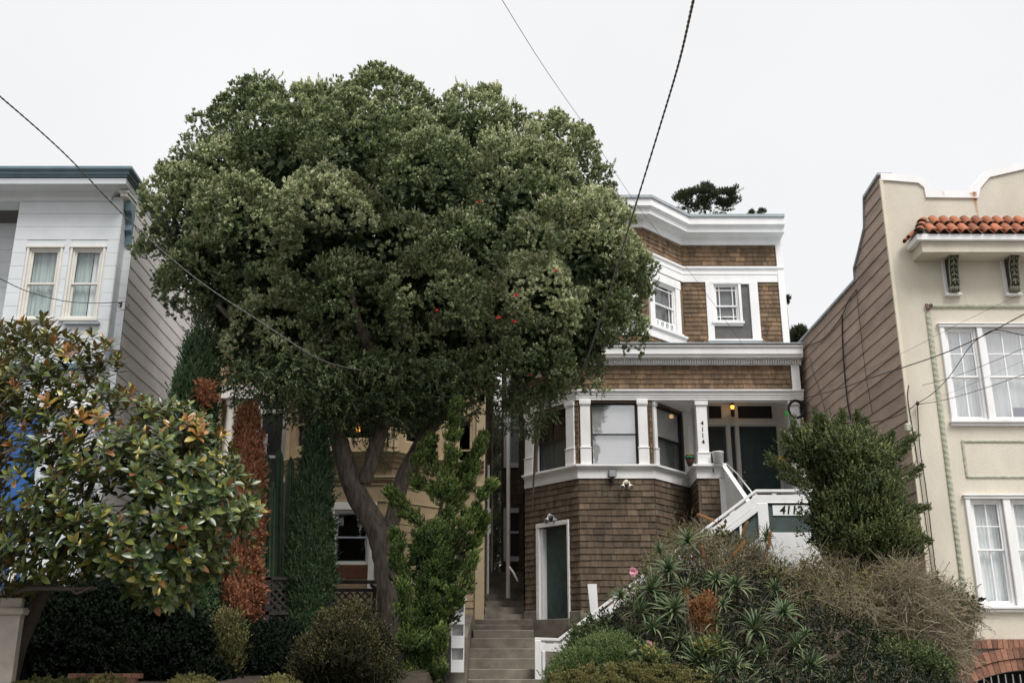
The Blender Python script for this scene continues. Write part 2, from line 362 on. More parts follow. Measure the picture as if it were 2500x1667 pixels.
def edist(P, poly):
    d = np.full(len(P), 1e9); n = len(poly)
    for i in range(n):
        a = np.array(poly[i]); b = np.array(poly[(i+1)%n]); ab = b-a
        t = np.clip(((P-a)@ab)/max(ab@ab, 1e-9), 0, 1); d = np.minimum(d, np.linalg.norm(P-(a+t[:,None]*ab), axis=1))
    return d
def bulge(poly, Yc, depth, n, inset=0, mode='front', power=.5, dmax=None):
    """points on the surface of a rounded solid whose outline (in X,Z) is poly and whose half-thickness is depth"""
    poly = [tuple(p) for p in poly]; A = np.array(poly); lo, hi = A.min(0), A.max(0); pts = np.zeros((0,2))
    while len(pts) < n:
        q = RNG.uniform(lo, hi, (n*3,2)); q = q[inpoly(q, poly)]; q = q[edist(q, poly) >= inset]; pts = np.concatenate([pts, q])
        if inset > .05 and len(pts) == 0: inset *= .7
    pts = pts[:n]; d = edist(pts, poly)-inset; dm = dmax or max(d.max(), 1e-3); q = np.clip(d/dm, 0, 1)
    b = np.maximum(depth-inset, .05)*np.clip(1-(1-q)**2, 0, 1)**power
    if mode == 'front': s = -np.ones(n)
    elif mode == 'back': s = np.ones(n)
    else: s = RNG.uniform(-1, 1, n)
    return np.stack([pts[:,0], Yc+b*s, pts[:,1]], 1), q
def lobes(F, C, Rr, per, slen, llen, lwid, n=8, upw=.7, base=.45, vlobe=.08, tipv=0, squash=.85, splay=.9, wind=(0,0,0)):
    """leafy lobes: sprigs stand on the outer surface of each lobe"""
    k = len(C); idx = np.repeat(np.arange(k), per); d = rnd(len(idx)); d[:,2] = np.where(d[:,2] < -.35, -d[:,2], d[:,2])
    Rv = np.broadcast_to(Rr, (k,))[idx][:,None]
    P = C[idx]+d*Rv*np.array([1,1,squash])*RNG.uniform(.62, 1.03, (len(idx),1))
    D = d*.75+np.array([0,0,upw])+rnd(len(idx))*.35+np.array(wind)
    lv = (base+RNG.normal(0, vlobe, k))[idx]+RNG.normal(0,.07,len(idx))
    tv = (np.broadcast_to(tipv, (k,)))[idx]*np.clip(d[:,2]+.25, 0, 1)
    F.sprigs(P, D, n, slen*RNG.uniform(.6,1.25,len(idx)), llen, lwid, splay, lv, .1, tv, hint=d*.8+np.array([0,0,.45]))

# ================================================================ GROUND
def sm(a, b, t):
    t = min(max((t-a)/(b-a), 0), 1); return t*t*(3-2*t)
def gz(X, Y):
    if Y < 8.8: return 0.0
    far = 2.25+1.2*sm(24, 60, Y)
    if -7.5 < X < -1.0:
        return .15 + (.9+1.2*sm(13.6, 22, Y)-.15)*sm(12.9, 13.4, Y) if Y < 24 else far
    if -1.0 <= X < 1.0:
        return .14 if Y < 14 else min(.14+(Y-14)*.13, .72)+max(0, min((Y-18.5)*.35, 1.48)) if Y < 24 else far
    if 1.0 <= X < 7.1:
        if Y >= 24: return far
        base = .85+.25*max(Y-13.4, 0); hill = .85+(.35*sm(13.4, 14.6, Y)+1.72*sm(14.0, 17.6, Y))*(1-.75*sm(5.0, 6.5, X))
        if Y > 17.4: hill += (2.2-hill)*sm(17.4, 18.8, Y)
        return .15+(min(base, 2.2)+(hill-min(base, 2.2))*sm(.9, 2.9, X)-.15)*sm(12.6, 13.4, Y)
    if X <= -7.5: return .15+.75*sm(14, 15, Y)+1.3*sm(30, 60, Y)
    return .1 if Y < 30 else .1+3.3*sm(30, 60, Y)
xs = sorted(set([-1500,-400,-120,-60,-30,-20]+[round(-15+i*.35, 3) for i in range(86)]+[20,30,60,120,400,1500]))
ys = sorted(set([-600,-200,-60,-20,-8,0,5,8.8]+[round(9+i*.33, 3) for i in range(50)]+[28,34,42,60,100,300,1500,4000]))
g = MB(); V = [(x, y, gz(x, y)-.0) for y in ys for x in xs]; nx = len(xs)
g.add(V, [(j*nx+i, j*nx+i+1, (j+1)*nx+i+1, (j+1)*nx+i) for j in range(len(ys)-1) for i in range(nx-1)])
tag(g.build('ground', 'soil'), kind='structure')
tag(MB().cube(-60, 60, -7, 8.2, -.02, .004).build('road', 'asphalt'), kind='structure')
tag(MB().cube(-60, 60, 8.2, 12.6, .0, .158).build('pavement', 'paving', bevel=.02), kind='structure')
tag(MB().cube(7.25, 16, 12.6, 18.0, .05, .13).build('driveway', 'concrete'), kind='structure')

# ================================================================ wall builders
def plain_wall(mb, fr, s0, s1, z0, z1, holes=(), reveal=.14):
    S = sorted({s0, s1, *[h[0] for h in holes], *[h[1] for h in holes]}); Z = sorted({z0, z1, *[h[2] for h in holes], *[h[3] for h in holes]})
    for i in range(len(S)-1):
        for j in range(len(Z)-1):
            a, b, c, d = S[i], S[i+1], Z[j], Z[j+1]; m = ((a+b)/2, (c+d)/2)
            if a < s0-1e-6 or b > s1+1e-6: continue
            if any(h[0] < m[0] < h[1] and h[2] < m[1] < h[3] for h in holes): continue
            mb.add([fr.p(a,0,c), fr.p(b,0,c), fr.p(b,0,d), fr.p(a,0,d)], [(0,1,2,3)])
    for a, b, c, d in holes:
        q = [fr.p(a,0,c), fr.p(b,0,c), fr.p(b,0,d), fr.p(a,0,d), fr.p(a,-reveal,c), fr.p(b,-reveal,c), fr.p(b,-reveal,d), fr.p(a,-reveal,d)]
        mb.add(q, [(0,4,5,1),(1,5,6,2),(2,6,7,3),(3,7,4,0)])
def shingles(mb, fr, s0, s1, z0, z1, holes=(), course=.148, wmin=.11, wmax=.27):
    z = z1
    while z > z0+.02:
        zb = max(z-course, z0); segs = [(s0, s1)]
        for h in holes:
            ovl = min(z, h[3])-max(zb, h[2])
            if ovl > .35*(z-zb):
                ns = []
                for a, b in segs:
                    if h[1] <= a or h[0] >= b: ns.append((a, b)); continue
                    if h[0] > a: ns.append((a, h[0]))
                    if h[1] < b: ns.append((h[1], b))
                segs = ns
        wob = random.uniform(-.004, .004)
        for a, b in segs:
            x = a
            while x < b-.005:
                wd = random.uniform(wmin, wmax); x2 = min(x+wd, b)
                if b-x2 < .05: x2 = b
                mb.cur = min(max(random.gauss(.5, .2), 0), 1)
                if random.random() < .03: mb.cur = 1
                zz0 = zb+wob+random.uniform(-.005, .004); dd = .020+random.uniform(0, .009); e = .0045; tl = random.uniform(-.003,.003)
                P = [fr.p(x+e,dd,zz0+tl), fr.p(x2-e,dd,zz0-tl), fr.p(x2-e,.006,z+.012), fr.p(x+e,.006,z+.012), fr.p(x+e,.001,zz0+tl), fr.p(x2-e,.001,zz0-tl)]
                mb.add(P, [(0,1,2,3), (4,5,1,0), (0,3,4), (1,5,2)])
                x = x2
        z = zb
def boards(mb, fr, s0, s1, z0, z1, h=.27, prof=None, lip=.018):
    """lap siding; prof(z) optionally gives the far end of each board"""
    z = z0
    while z < z1-.01:
        zt = min(z+h, z1); mb.cur = random.random()
        e0 = prof(z) if prof else s1; e1 = prof(zt) if prof else s1
        P = [fr.p(s0,lip,z), fr.p(e0,lip,z), fr.p(e1,.003,zt), fr.p(s0,.003,zt), fr.p(s0,-.01,z), fr.p(e0,-.01,z)]
        mb.add(P, [(0,1,2,3), (4,5,1,0)]); z = zt
def window(par, fr, s0, s1, z0, z1, rail=.5, fm='white', fw=.05, sw=.035, d=-.06, back='dark', glass='glass', muntin=None, lower=None, casing=None, cm=None, name='window', label=None, sashm=None, room=.9, blindz=None):
    """sash window set in a hole: frame, two sashes, panes, blind or curtain, dark room behind"""
    b = MB(); o = .0
    b.box(fr, s0, s1, d-.06, d+.03, z0, z0+fw); b.box(fr, s0, s1, d-.06, d+.03, z1-fw, z1)
    b.box(fr, s0, s0+fw, d-.06, d+.03, z0+fw, z1-fw); b.box(fr, s1-fw, s1, d-.06, d+.03, z0+fw, z1-fw)
    W = b.build(name, fm, par)
    if label: W['label'] = label
    if casing:
        c = MB(); k, pr = casing
        c.box(fr, s0-k, s0, -.01, pr, z0, z1); c.box(fr, s1, s1+k, -.01, pr, z0, z1)
        c.box(fr, s0-k-.02, s1+k+.02, -.01, pr+.012, z1, z1+k*1.1); c.box(fr, s0-k-.03, s1+k+.03, -.01, pr+.04, z0-.06, z0)
        c.box(fr, s0-k, s1+k, -.01, pr-.004, z0-.06-k*.8, z0-.06)
        c.build('casing', cm or fm, W, bevel=.006)
    a, c_, e, f = s0+fw, s1-fw, z0+fw, z1-fw; zr = e+(f-e)*rail; sash = MB()
    for (p, q, dd) in ((e, zr+.015, d-.03), (zr-.015, f, d)):
        sash.box(fr, a, c_, dd-.02, dd+.008, p, p+sw); sash.box(fr, a, c_, dd-.02, dd+.008, q-sw, q)
        sash.box(fr, a, a+sw, dd-.02, dd+.008, p+sw, q-sw); sash.box(fr, c_-sw, c_, dd-.02, dd+.008, p+sw, q-sw)
        if muntin: 
            for fx in muntin[0]: sash.box(fr, a+(c_-a)*fx-.011, a+(c_-a)*fx+.011, dd-.010, dd+.004, p+sw, q-sw)
            mz = muntin[1] if dd == d else muntin[2]
            for fz in mz: sash.box(fr, a+sw, c_-sw, dd-.009, dd+.0055, p+(q-p)*fz-.011, p+(q-p)*fz+.011)
    sash.build('sash', sashm or fm, W)
    gl = MB()
    gl.add([fr.p(a,d-.036,e), fr.p(c_,d-.036,e), fr.p(c_,d-.036,zr), fr.p(a,d-.036,zr)], [(0,1,2,3)]); gl.add([fr.p(a,d-.011,zr), fr.p(c_,d-.011,zr), fr.p(c_,d-.011,f), fr.p(a,d-.011,f)], [(0,1,2,3)])
    gl.build('pane', glass, W)
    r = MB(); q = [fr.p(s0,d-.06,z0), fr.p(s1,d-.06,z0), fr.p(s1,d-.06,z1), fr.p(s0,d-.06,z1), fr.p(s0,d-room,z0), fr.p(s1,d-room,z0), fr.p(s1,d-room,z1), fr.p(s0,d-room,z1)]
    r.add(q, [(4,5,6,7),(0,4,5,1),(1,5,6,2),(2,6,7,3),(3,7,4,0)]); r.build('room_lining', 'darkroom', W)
    def slats(p, q, m, tilt=.010):
        s_ = MB(); z = q
        while z > p+.01:
            s_.add([fr.p(a,d-.07,z), fr.p(c_,d-.07,z), fr.p(c_,d-.07+tilt,z-.024), fr.p(a,d-.07+tilt,z-.024)], [(3,2,1,0)]); z -= .025
        s_.build('blind', m, W)
    def drape(p, q, m, u0=0, u1=1):
        s_ = MB(); n = 44; P = []
        for i in range(n+1):
            x = a+(c_-a)*(u0+(u1-u0)*i/n); dd = d-.12+.011*math.sin(i*1.05+math.sin(i*.3)*1.5)+.012*math.sin(i*.37+s0*9)
            P += [fr.p(x, dd, p), fr.p(x, dd, q)]
        s_.add(P, [(2*i, 2*i+2, 2*i+3, 2*i+1) for i in range(n)]); s_.build('curtain', m, W, smooth=True)
    for bk in (back if isinstance(back, (list, tuple)) else [back]):
        if bk == 'blind': slats(e, f, 'blind')
        elif bk == 'blinddim': slats(e, f, 'blinddim')
        elif bk == 'blindtop': slats(zr, f, 'blind'); 
        elif bk == 'shade': slats(e, zr, 'blinddim')
        elif bk == 'curtain': drape(e, f, 'curtain')
        elif bk == 'curtainblue': drape(e, f, 'curtainblue')
        elif bk == 'halfcurtain': drape(e, f, 'curtain', .62, 1.0); drape(e, f, 'curtainblue', 0, .6)
    return W
def text(s, fr, sc, zc, size, d, par, name='house_number', shear=0, m='gloss', thick=.004):
    cu = bpy.data.curves.new('t', 'FONT'); cu.body = s; cu.size = size; cu.align_x = 'CENTER'; cu.align_y = 'CENTER'; cu.shear = shear; cu.offset = size*.022; cu.extrude = thick
    to = bpy.data.objects.new('t', cu); COL.objects.link(to); bpy.context.view_layer.update()
    me = bpy.data.meshes.new_from_object(to.evaluated_get(bpy.context.evaluated_depsgraph_get())); bpy.data.objects.remove(to)
    for v in me.vertices:
        x, y, z = v.co; v.co = fr.p(sc+x, d+z, zc+y)
    me.materials.clear(); me.materials.append(M[m]); me.name = name
    return place(bpy.data.objects.new(name, me), par)

# ================================================================ BROWN SHINGLE HOUSE
H = empty('shingle_house', (3.7, 24, 2.2), 'brown cedar shingle house with white trim, stepped cornice and porch', 'house')
YF, YU, YB = 24.0, 24.95, 23.8
zF = lambda y: zz(y, YF)
zU = lambda y: zz(y, YU)
P0, P1, P2, P3 = (.337,25.54), (1.58,YF), (3.373,YF), (4.47,25.4)
XR = 7.02                                   # right end of the lower front
Q0, Q1, Q2, Q3, Q4 = (.30,25.0), (1.25,YB), (3.33,YB), (4.47,YU), (7.13,YU)
b = MB()                                    # plain bodies behind the shingles
b.cube(.36, 7.10, 27.2, 36, 2.0, zU(600)+.25); b.build('body', 'shinglelow', H)
b = MB(); b.prism(Fr((0,0),(1,0)), [(0,0),(1,0),(1,1)], 0, 1) if False else b.add([(.36,25.0,zU(600)+.45),(1.3,23.9,zU(600)+.45),(3.3,23.9,zU(600)+.45),(4.45,25.05,zU(600)+.45),(7.10,25.05,zU(600)+.45),(7.10,36,zU(600)+.3),(.36,36,zU(600)+.3)], [(0,1,2,3,4,5,6)])
b.add([(7.10,24.96,2.2),(7.10,36,2.2),(7.10,36,12.4),(7.10,24.96,12.4)],[(0,1,2,3)]); b.add([(.36,25.56,2.2),(.36,36,2.2),(.36,36,12.4),(.36,25.56,12.4)],[(3,2,1,0)]); b.build('roof', 'trimgrey', H)
b = MB(); fa = Fr(P0, P1); fb = Fr(P1, P2); fc = Fr(P2, P3); z_s0 = zF(1166)
# openings
kA = lambda k: k*fa.len
dz0, dz1 = 2.52, zz(1286, 24.7)
doorh = (kA(.285), kA(.80), dz0, dz1)
wz0, wz1 = zF(1134), zF(983)
wa = (kA(.20), kA(.80), wz0, wz1); wb = (.18+.08, .18+1.22, wz0, wz1)
wb = (xx(1443,1050,YF)-P1[0], xx(1556,1050,YF)-P1[0], wz0, wz1); wc = (.20, fc.len-.22, wz0, wz1)
for f, hs, s1 in ((fa, [doorh, wa], fa.len), (fb, [wb], fb.len), (fc, [wc], fc.len)):
    plain_wall(b, f, 0, s1, 2.0, zF(953)-.02, hs, .16)
f4 = Fr((4.47,25.4),(4.43,YF)); f5 = Fr((4.43,YF),(5.05,YF)); plain_wall(b, f4, 0, f4.len, 2.0, zF(1140)); plain_wall(b, f5, 0, f5.len, 2.0, zF(1140))
ff = Fr(P1, (XR, YF)); plain_wall(b, ff, 0, ff.len, zF(960), zF(850)); plain_wall(b, fa, 0, fa.len, zF(960), zF(850))
b.build('backing_wall', 'shinglelow', H)
b = MB(); shingles(b, fa, 0, fa.len, 2.72, z_s0, [doorh]); shingles(b, fb, 0, fb.len, 2.62, z_s0); shingles(b, fc, 0, fc.len, 2.5, z_s0)
shingles(b, f4, 0, f4.len, 2.5, z_s0); shingles(b, f5, .05, f5.len-.12, 2.5, zF(1168))
b.build('lower_shingles', 'shinglelow', H)
b = MB(); shingles(b, ff, 0, ff.len-.2, zF(953), zF(890), course=.122); shingles(b, fa, 0, fa.len, zF(953), zF(890), course=.122)
b.build('band_shingles', 'shingle', H)
for f, hs in ((fa, [wa]), (fb, [wb]), (fc, [wc])):
  b = MB(); shingles(b, f, 0, f.len, zF(1137), zF(978), [(-1 if False else h[0]-.3, h[1]+.3, h[2]-.1, h[3]+.1) for h in hs], course=.13, wmin=.06, wmax=.1); b.build('strip_shingles', 'shingle', H)
# upper storey
g1, g2, g3, g0 = Fr(Q1,Q2), Fr(Q2,Q3), Fr(Q3,Q4), Fr(Q0,Q1)
u_top = zU(590); z_b0 = 8.75
whz = (zz(794, 24.0), zz(682, 24.0))
w1 = (.42, 1.70, whz[0], whz[1]); w2 = (.20*g2.len, .76*g2.len, whz[0], whz[1])
w3 = (xx(1744,745,YU)-Q3[0], xx(1804,745,YU)-Q3[0], zU(786), zU(694))
b = MB()
for f, hs in ((g0,[]),(g1,[w1]),(g2,[w2]),(g3,[w3])): plain_wall(b, f, 0, f.len, z_b0, u_top+.5, hs, .12)
b.build('backing_wall', 'shingle', H)
b = MB(); c_ = .122
rz = (zU(690), zU(655))
for f in (g0, g1, g2, g3): shingles(b, f, 0, f.len, zU(654), zU(596), course=c_)
b.build('frieze_shingles', 'shingle', H); b = MB()
shingles(b, g1, 0, g1.len, z_b0, zU(688), [(.2, 1.95, 9.2, 12)], course=c_); shingles(b, g2, 0, g2.len, z_b0, zU(688), [(.02, g2.len, 9.35, 12)], course=c_)
shingles(b, g3, 0, xx(1728,760,YU)-Q3[0], z_b0, zU(688), course=c_)
b.build('upper_shingles', 'shingle', H); b = MB()
shingles(b, g3, xx(1850,760,YU)-Q3[0], g3.len-.15, z_b0, zU(688), course=c_)
b.build('upper_shingles', 'shingle', H)
zc = zU(600)
cpath = [Q0, Q1, Q2, Q3, (7.17, YU)]
pr = [(0,zc),(.06,zc),(.06,zc+.20),(.09,zc+.22),(.36,zc+.235),(.36,zc+.37),(.39,zc+.385),(.41,zc+.41),(.45,zc+.42),(.45,zc+.62),(0,zc+.62)]
cn = MB().mold(cpath, pr).build('cornice', 'white', H, bevel=.004)
MB().mold(cpath, [(0,zc+.622),(.49,zc+.622),(.49,zc+.70),(0,zc+.72)]).build('flashing', 'trimgrey', cn)
z1_, z2_ = zU(688), zU(653)
MB().mold([Q0,Q1,Q2,Q3,(7.15,YU)], [(0,z1_-.02),(.04,z1_-.02),(.04,z2_-.22),(.055,z2_-.21),(.055,z2_-.19),(.045,z2_-.18),(.045,z2_-.08),(.085,z2_-.05),(.085,z2_-.0),(0,z2_+.01)]).build('belt_trim', 'white', H)
# white boards of the upper front (window surround, corner board)
b = MB(); X = lambda x, y=760: xx(x, y, YU)-Q3[0]
b.box(g3, g3.len-.15, g3.len+.02, -.25, .06, z_b0, zc)                                   # corner board
zs0, zs1 = zU(830), z1_-.02
b.box(g3, X(1725), X(1741), .0, .058, zs0, zs1); b.box(g3, X(1832), X(1853), .0, .058, zs0, zs1)
b.box(g3, X(1725)-.02, X(1853)+.02, .0, .10, zs0-.05, zs0); b.box(g3, X(1725), X(1853), .0, .05, zU(846), zs0-.05)
b.box(g3, X(1741), X(1832), .0, .056, zs1-.06, zs1)
b.build('window_surround', 'white', H, bevel=.005)
MB().box(g3, X(1741), w3[0]-.0, .0, .012, zs0, zs1-.06).box(g3, w3[1]+.0, X(1832), .0, .012, zs0, zs1-.06).box(g3, w3[0], w3[1], .0, .012, zs0, w3[2]).build('grey_infill', 'greyboard', H)
window(H, g3, *w3, rail=.42, fw=.035, d=-.03, back='blinddim', muntin=((.2,.8),(.78,),(.3,)), casing=(.07,.05), label='small grey paned sash window beside a grey infill board')
# bay window with its casings, and the ornament strip with the marks
window(H, g2, *w2, rail=.52, fw=.04, d=-.03, back='blinddim', muntin=((.82,),(.78,),()), casing=(.20,.05), label='angled upper bay window with blinds and a strip of ring marks')
window(H, g1, *w1, rail=.52, fw=.04, d=-.03, back='blind', casing=(.14,.05))
b = MB(); fo = Fr((g2.p(0,.0,0)[0], g2.p(0,.0,0)[1]), (g2.p(g2.len,.0,0)[0], g2.p(g2.len,.0,0)[1]))
b.box(g2, w2[0]+.03, w2[1]-.03, -.05, -.012, w2[2]+.02, w2[2]+.22); strip = b.build('ornament_strip', 'blind', H)
b = MB()
for k in range(3):
    c = w2[0]+(w2[1]-w2[0])*(.38+.22*k); zc_ = w2[2]+.125; n = 20; P = []
    for i in range(n):
        an = 2*math.pi*i/n
        for rr, dd in ((.062,-.011),(.038,-.011),(.062,.004),(.038,.004)): P.append(g2.p(c+rr*math.cos(an)*.85, dd, zc_+rr*math.sin(an)))
    F = []
    for i in range(n):
        j = (i+1)%n; F += [(4*i+2,4*j+2,4*j+3,4*i+3),(4*i,4*j,4*j+2,4*i+2),(4*i+1,4*i+3,4*j+3,4*j+1)]
    b.add(P, F)
c = w2[0]+(w2[1]-w2[0])*.17; b.box(g2, c-.012, c+.012, -.011, .004, w2[2]+.065, w2[2]+.185)
b.build('ring_marks', 'trimgrey', strip)
b = MB()
b.mold([Q0,Q1,Q2,Q3], [(0,whz[0]-.32),(.05,whz[0]-.32),(.05,whz[0]-.10),(.10,whz[0]-.08),(.10,whz[0]-.03),(0,whz[0]-.02)])
b.build('bay_sill_band', 'white', H)
# lower cornice with dentils
zl = zF(890)
lpath = [P0, P1, (7.12, YF)]
lc = MB().mold(lpath, [(0,zl-.02),(.04,zl-.02),(.04,zl+.12),(.22,zl+.13),(.22,zl+.17),(.26,zl+.20),(.26,zl+.34),(.30,zl+.38),(.30,zl+.42),(0,zl+.44)]).build('cornice', 'white', H, bevel=.004)
MB().mold(lpath, [(0,zl+.442),(.33,zl+.442),(.33,zl+.47),(0,zl+.50)]).build('flashing', 'trimgrey', lc)
b = MB(); s = .02
while s < ff.len+.02:
    b.box(ff, s, s+.032, .04, .105, zl+.0, zl+.115); s += .060
b.build('dentils', 'white', lc)
MB().cube(.5, 7.1, YF+.02, YU+.4, zl+.2, zl+.43).build('lower_roof', 'trimgrey', H)
# beam over bay and porch, sill band, pilasters
zb0, zb1 = zF(977), zF(953)
MB().mold([P0, P1, (XR+.08, YF)], [(-.22,zb0),(.04,zb0),(.04,zb0+.05),(.055,zb0+.06),(.055,zb0+.10),(.075,zb0+.12),(.075,zb0+.17),(.12,zb0+.21),(.12,zb1),(-.22,zb1)]).build('beam', 'white', H, bevel=.004)
MB().box(ff, ff.len-.17, ff.len+.03, -.3, .05, zb1, zl-.02).build('corner_board', 'white', H)
MB().mold([P0, P1, P2, P3, (4.43,YF), (5.08,YF)], [(0,z_s0-.02),(.04,z_s0-.02),(.04,z_s0+.20),(.07,z_s0+.215),(.07,z_s0+.235),(.13,z_s0+.26),(.13,z_s0+.31),(-.02,z_s0+.325)]).build('sill_band', 'white', H, bevel=.004)
def pilaster(fr, s0, s1, z0, z1, d=.05, name='pilaster'):
    p = MB(); p.box(fr, s0, s1, .0, d, z0+.42, z1-.13); p.box(fr, s0-.012, s1+.012, .0, d+.022, z0, z0+.40); p.box(fr, s0-.025, s1+.025, .0, d+.035, z0+.40, z0+.425)
    p.box(fr, s0-.015, s1+.015, 0, d+.02, z1-.13, z1-.10); p.box(fr, s0-.02, s1+.02, 0, d+.03, z1-.10, z1)
    return p.build(name, 'white', H, bevel=.004)
pz0, pz1 = z_s0+.31, zb0
pilaster(fa, .05, kA(.20)-.03, pz0, pz1); pilaster(fa, kA(.80)+.03, fa.len-.08, pz0, pz1)
pilaster(fb, .07, wb[0]-.02, pz0, pz1); pilaster(fb, wb[1]+.02, fb.len-.10, pz0, pz1)
pilaster(fc, .06, .19, pz0, pz1); pilaster(fc, fc.len-.20, fc.len-.04, pz0, pz1)
window(H, fa, *wa, rail=.5, fm='creamframe', fw=.018, sw=.022, d=-.10, back='shade', sashm='blackframe', glass='glassdark', label='dark sash window on the shaded left side of the bay')
window(H, fb, *wb, glass='skyglass', rail=.5, fm='blackframe', fw=.018, sw=.022, d=-.07, back='blind', sashm='blackframe', label='wide bay window with closed white blinds')
window(H, fc, *wc, rail=.5, fm='blackframe', fw=.018, sw=.022, d=-.07, back=['blindtop','shade'], sashm='blackframe', label='right bay window with its blind half lowered')
# basement door on the left face, foundation
b = MB(); a0, a1, c0, c1 = doorh
b.box(fa, a0-.11, a0, -.02, .055, c0, c1+.02); b.box(fa, a1, a1+.06, -.02, .055, c0, c1+.02); b.box(fa, a0-.11, a1+.06, -.02, .06, c1+.02, c1+.12)
b.box(fa, a0-.005, a0+.08, -.16, -.001, c0, c1)
dr = b.build('door_frame', 'white', H, bevel=.006)
d_ = MB(); d_.box(fa, a0+.08, a1, -.20, -.13, c0, c1); d_.build('door', 'greenpaint', H, bevel=.004)['label'] = 'plain dark green basement door with blotchy weathered paint'
MB().box(fa, -.02, a0-.11, -.05, .05, 1.6, 2.73).box(fa, a1+.06, fa.len+.05, -.05, .05, 1.6, 2.68).box(fa, a0-.11, a1+.06, -.2, .08, 1.6, 2.52).box(fb, -.02, fb.len, -.05, .045, 1.6, 2.62).build('foundation', 'concrete', H, bevel=.01)
# left side wall along the alley with two projecting shafts
XL = .36
fs = Fr((XL, 36), (XL, 25.54)); b = MB(); shingles(b, fs, 0, fs.len, 2.6, zF(1000), course=.2, wmin=.3, wmax=.6); b.build('side_shingles', 'shinglelow', H)
b = MB().cube(-.32, XL, 30.2, 31.6, 2.9, 12.0); sh_ = b.build('light_shaft', 'shinglelow', H)
fs2 = Fr((-.30, 30.18), (.36, 30.18)); b = MB(); shingles(b, fs2, 0, .66, 2.9, 11.5, [( .04,.6, zz(1160,30.2),zz(900,30.2)),(.04,.6,zz(1355,30.2),zz(1238,30.2))]); b.build('shaft_shingles', 'shinglelow', sh_)
for ya, yb in ((1130, 960), (1358, 1240)):
    za, zb_ = zz(ya,30.15), zz(yb,30.15); q = MB()
    q.box(fs2, .05, .20, .0, .05, za, zb_); q.box(fs2, .20, .5, .0, .05, zb_-.14, zb_); q.box(fs2, .05, .5, .0, .07, za-.14, za); q.box(fs2, .2, .5, 0, .03, (za+zb_)/2-.03, (za+zb_)/2+.03)
    w_ = q.build('window', 'white', sh_); MB().box(fs2, .2, .5, .0, .012, za, zb_-.14).build('pane', 'trimgrey' if ya < 1200 else 'blackframe', w_)
# porch: floor, ceiling, side walls, door wall
YD = 26.0; zfl = 5.05
b = MB(); b.cube(4.5, 7.02, YF+.02, YD, zfl-.2, zfl); b.build('porch_floor', 'greyboard', H)
b = MB(); b.cube(3.4, 4.52, YF-.0, 25.45, zb0+.01, zb0+.04); b.cube(4.47, 7.05, YF+.25, YD+.1, zb0+.60, zb0+.63); b.build('porch_ceiling', 'white', H)
b = MB(); b.cube(4.47, 4.60, 25.35, YD, zfl, zb0+.6); b.build('porch_side_wall', 'white', H); b = MB(); b.cube(6.96, 7.06, YF+.2, YD, zfl, zb0+.6); b.build('porch_side_wall', 'white', H)
fd = Fr((4.6, YD), (6.96, YD)); XD = lambda x, y: xx(x, y, YD)-4.6
dX0, dX1 = XD(1805,1060), XD(1897,1060); dtop = zz(1040, YD)
b = MB(); h1 = (dX0, dX1, zfl, dtop); h2 = (XD(1730,1000), XD(1761,1000), zz(1021,YD), zz(990,YD)); h3 = (dX0-.0, XD(1885,1000), zz(1021,YD), zz(990,YD))
h4 = (XD(1784,1060), XD(1794,1060), zfl+.1, dtop); h5 = (XD(1728,1060), XD(1772,1060), zfl, dtop)
plain_wall(b, fd, 0, fd.len, zfl, zb0+.6, [h1,h2,h3,h4,h5], .06); b.build('door_wall', 'creamframe', H)
def paneldoor(par, h, name='door', col='doorgreen', label=None):
    a, c, z0, z1 = h; q = MB(); q.box(fd, a, c, -.10, -.05, z0, z1); D = q.build(name, col, par)
    wd, ht = c-a, z1-z0; q = MB()
    for fx in ((.12,.36),(.42,.60),(.66,.88)):
        for fz in ((.06,.42),(.48,.82)):
            x0, x1, y0, y1 = a+wd*fx[0], a+wd*fx[1], z0+ht*fz[0], z0+ht*fz[1]; t = .018
            for bx in ((x0,x1,y0,y0+t),(x0,x1,y1-t,y1),(x0,x0+t,y0+t,y1-t),(x1-t,x1,y0+t,y1-t)): q.box(fd, bx[0], bx[1], -.05, -.036, bx[2], bx[3])
    q.build('panel_moulding', col, D)
    if label: D['label'] = label
    return D
DD = paneldoor(H, h1, label='dark green panelled entrance door with brass knobs')
for zq in (.95, 1.17): MB().lathe(fd.p(dX0+.07, -.05, zfl+zq), [(.018,0),(.02,.03),(.038,.05),(.035,.075),(.01,.085)], 12, axis=(0,-1,0)).build('knob', 'brass', DD, smooth=True)
GD = MB().box(fd, h5[0], h5[1], -.10, -.05, h5[2], h5[3]).build('glazed_door', 'doorgreen', H)
MB().box(fd, h5[0]+.05, h5[1]-.05, -.048, -.044, h5[2]+.5, h5[3]-.08).build('pane', 'blackframe', GD)
for h, nm in ((h2,'transom_light'),(h3,'transom_light'),(h4,'side_light')): MB().box(fd, h[0], h[1], -.06, -.05, h[2], h[3]).build(nm, 'blackframe', H)
b = MB()
for x0, x1 in ((XD(1773,1060), XD(1783,1060)), (XD(1795,1060), dX0-.01)): b.box(fd, x0, x1, -.01, .05, zfl, dtop+.02)
b.box(fd, 0, fd.len, -.01, .055, dtop+.02, dtop+.16); b.box(fd, dX1+.01, dX1+.1, -.01, .05, zfl, dtop+.02)
b.build('door_trim', 'creamframe', H, bevel=.004)
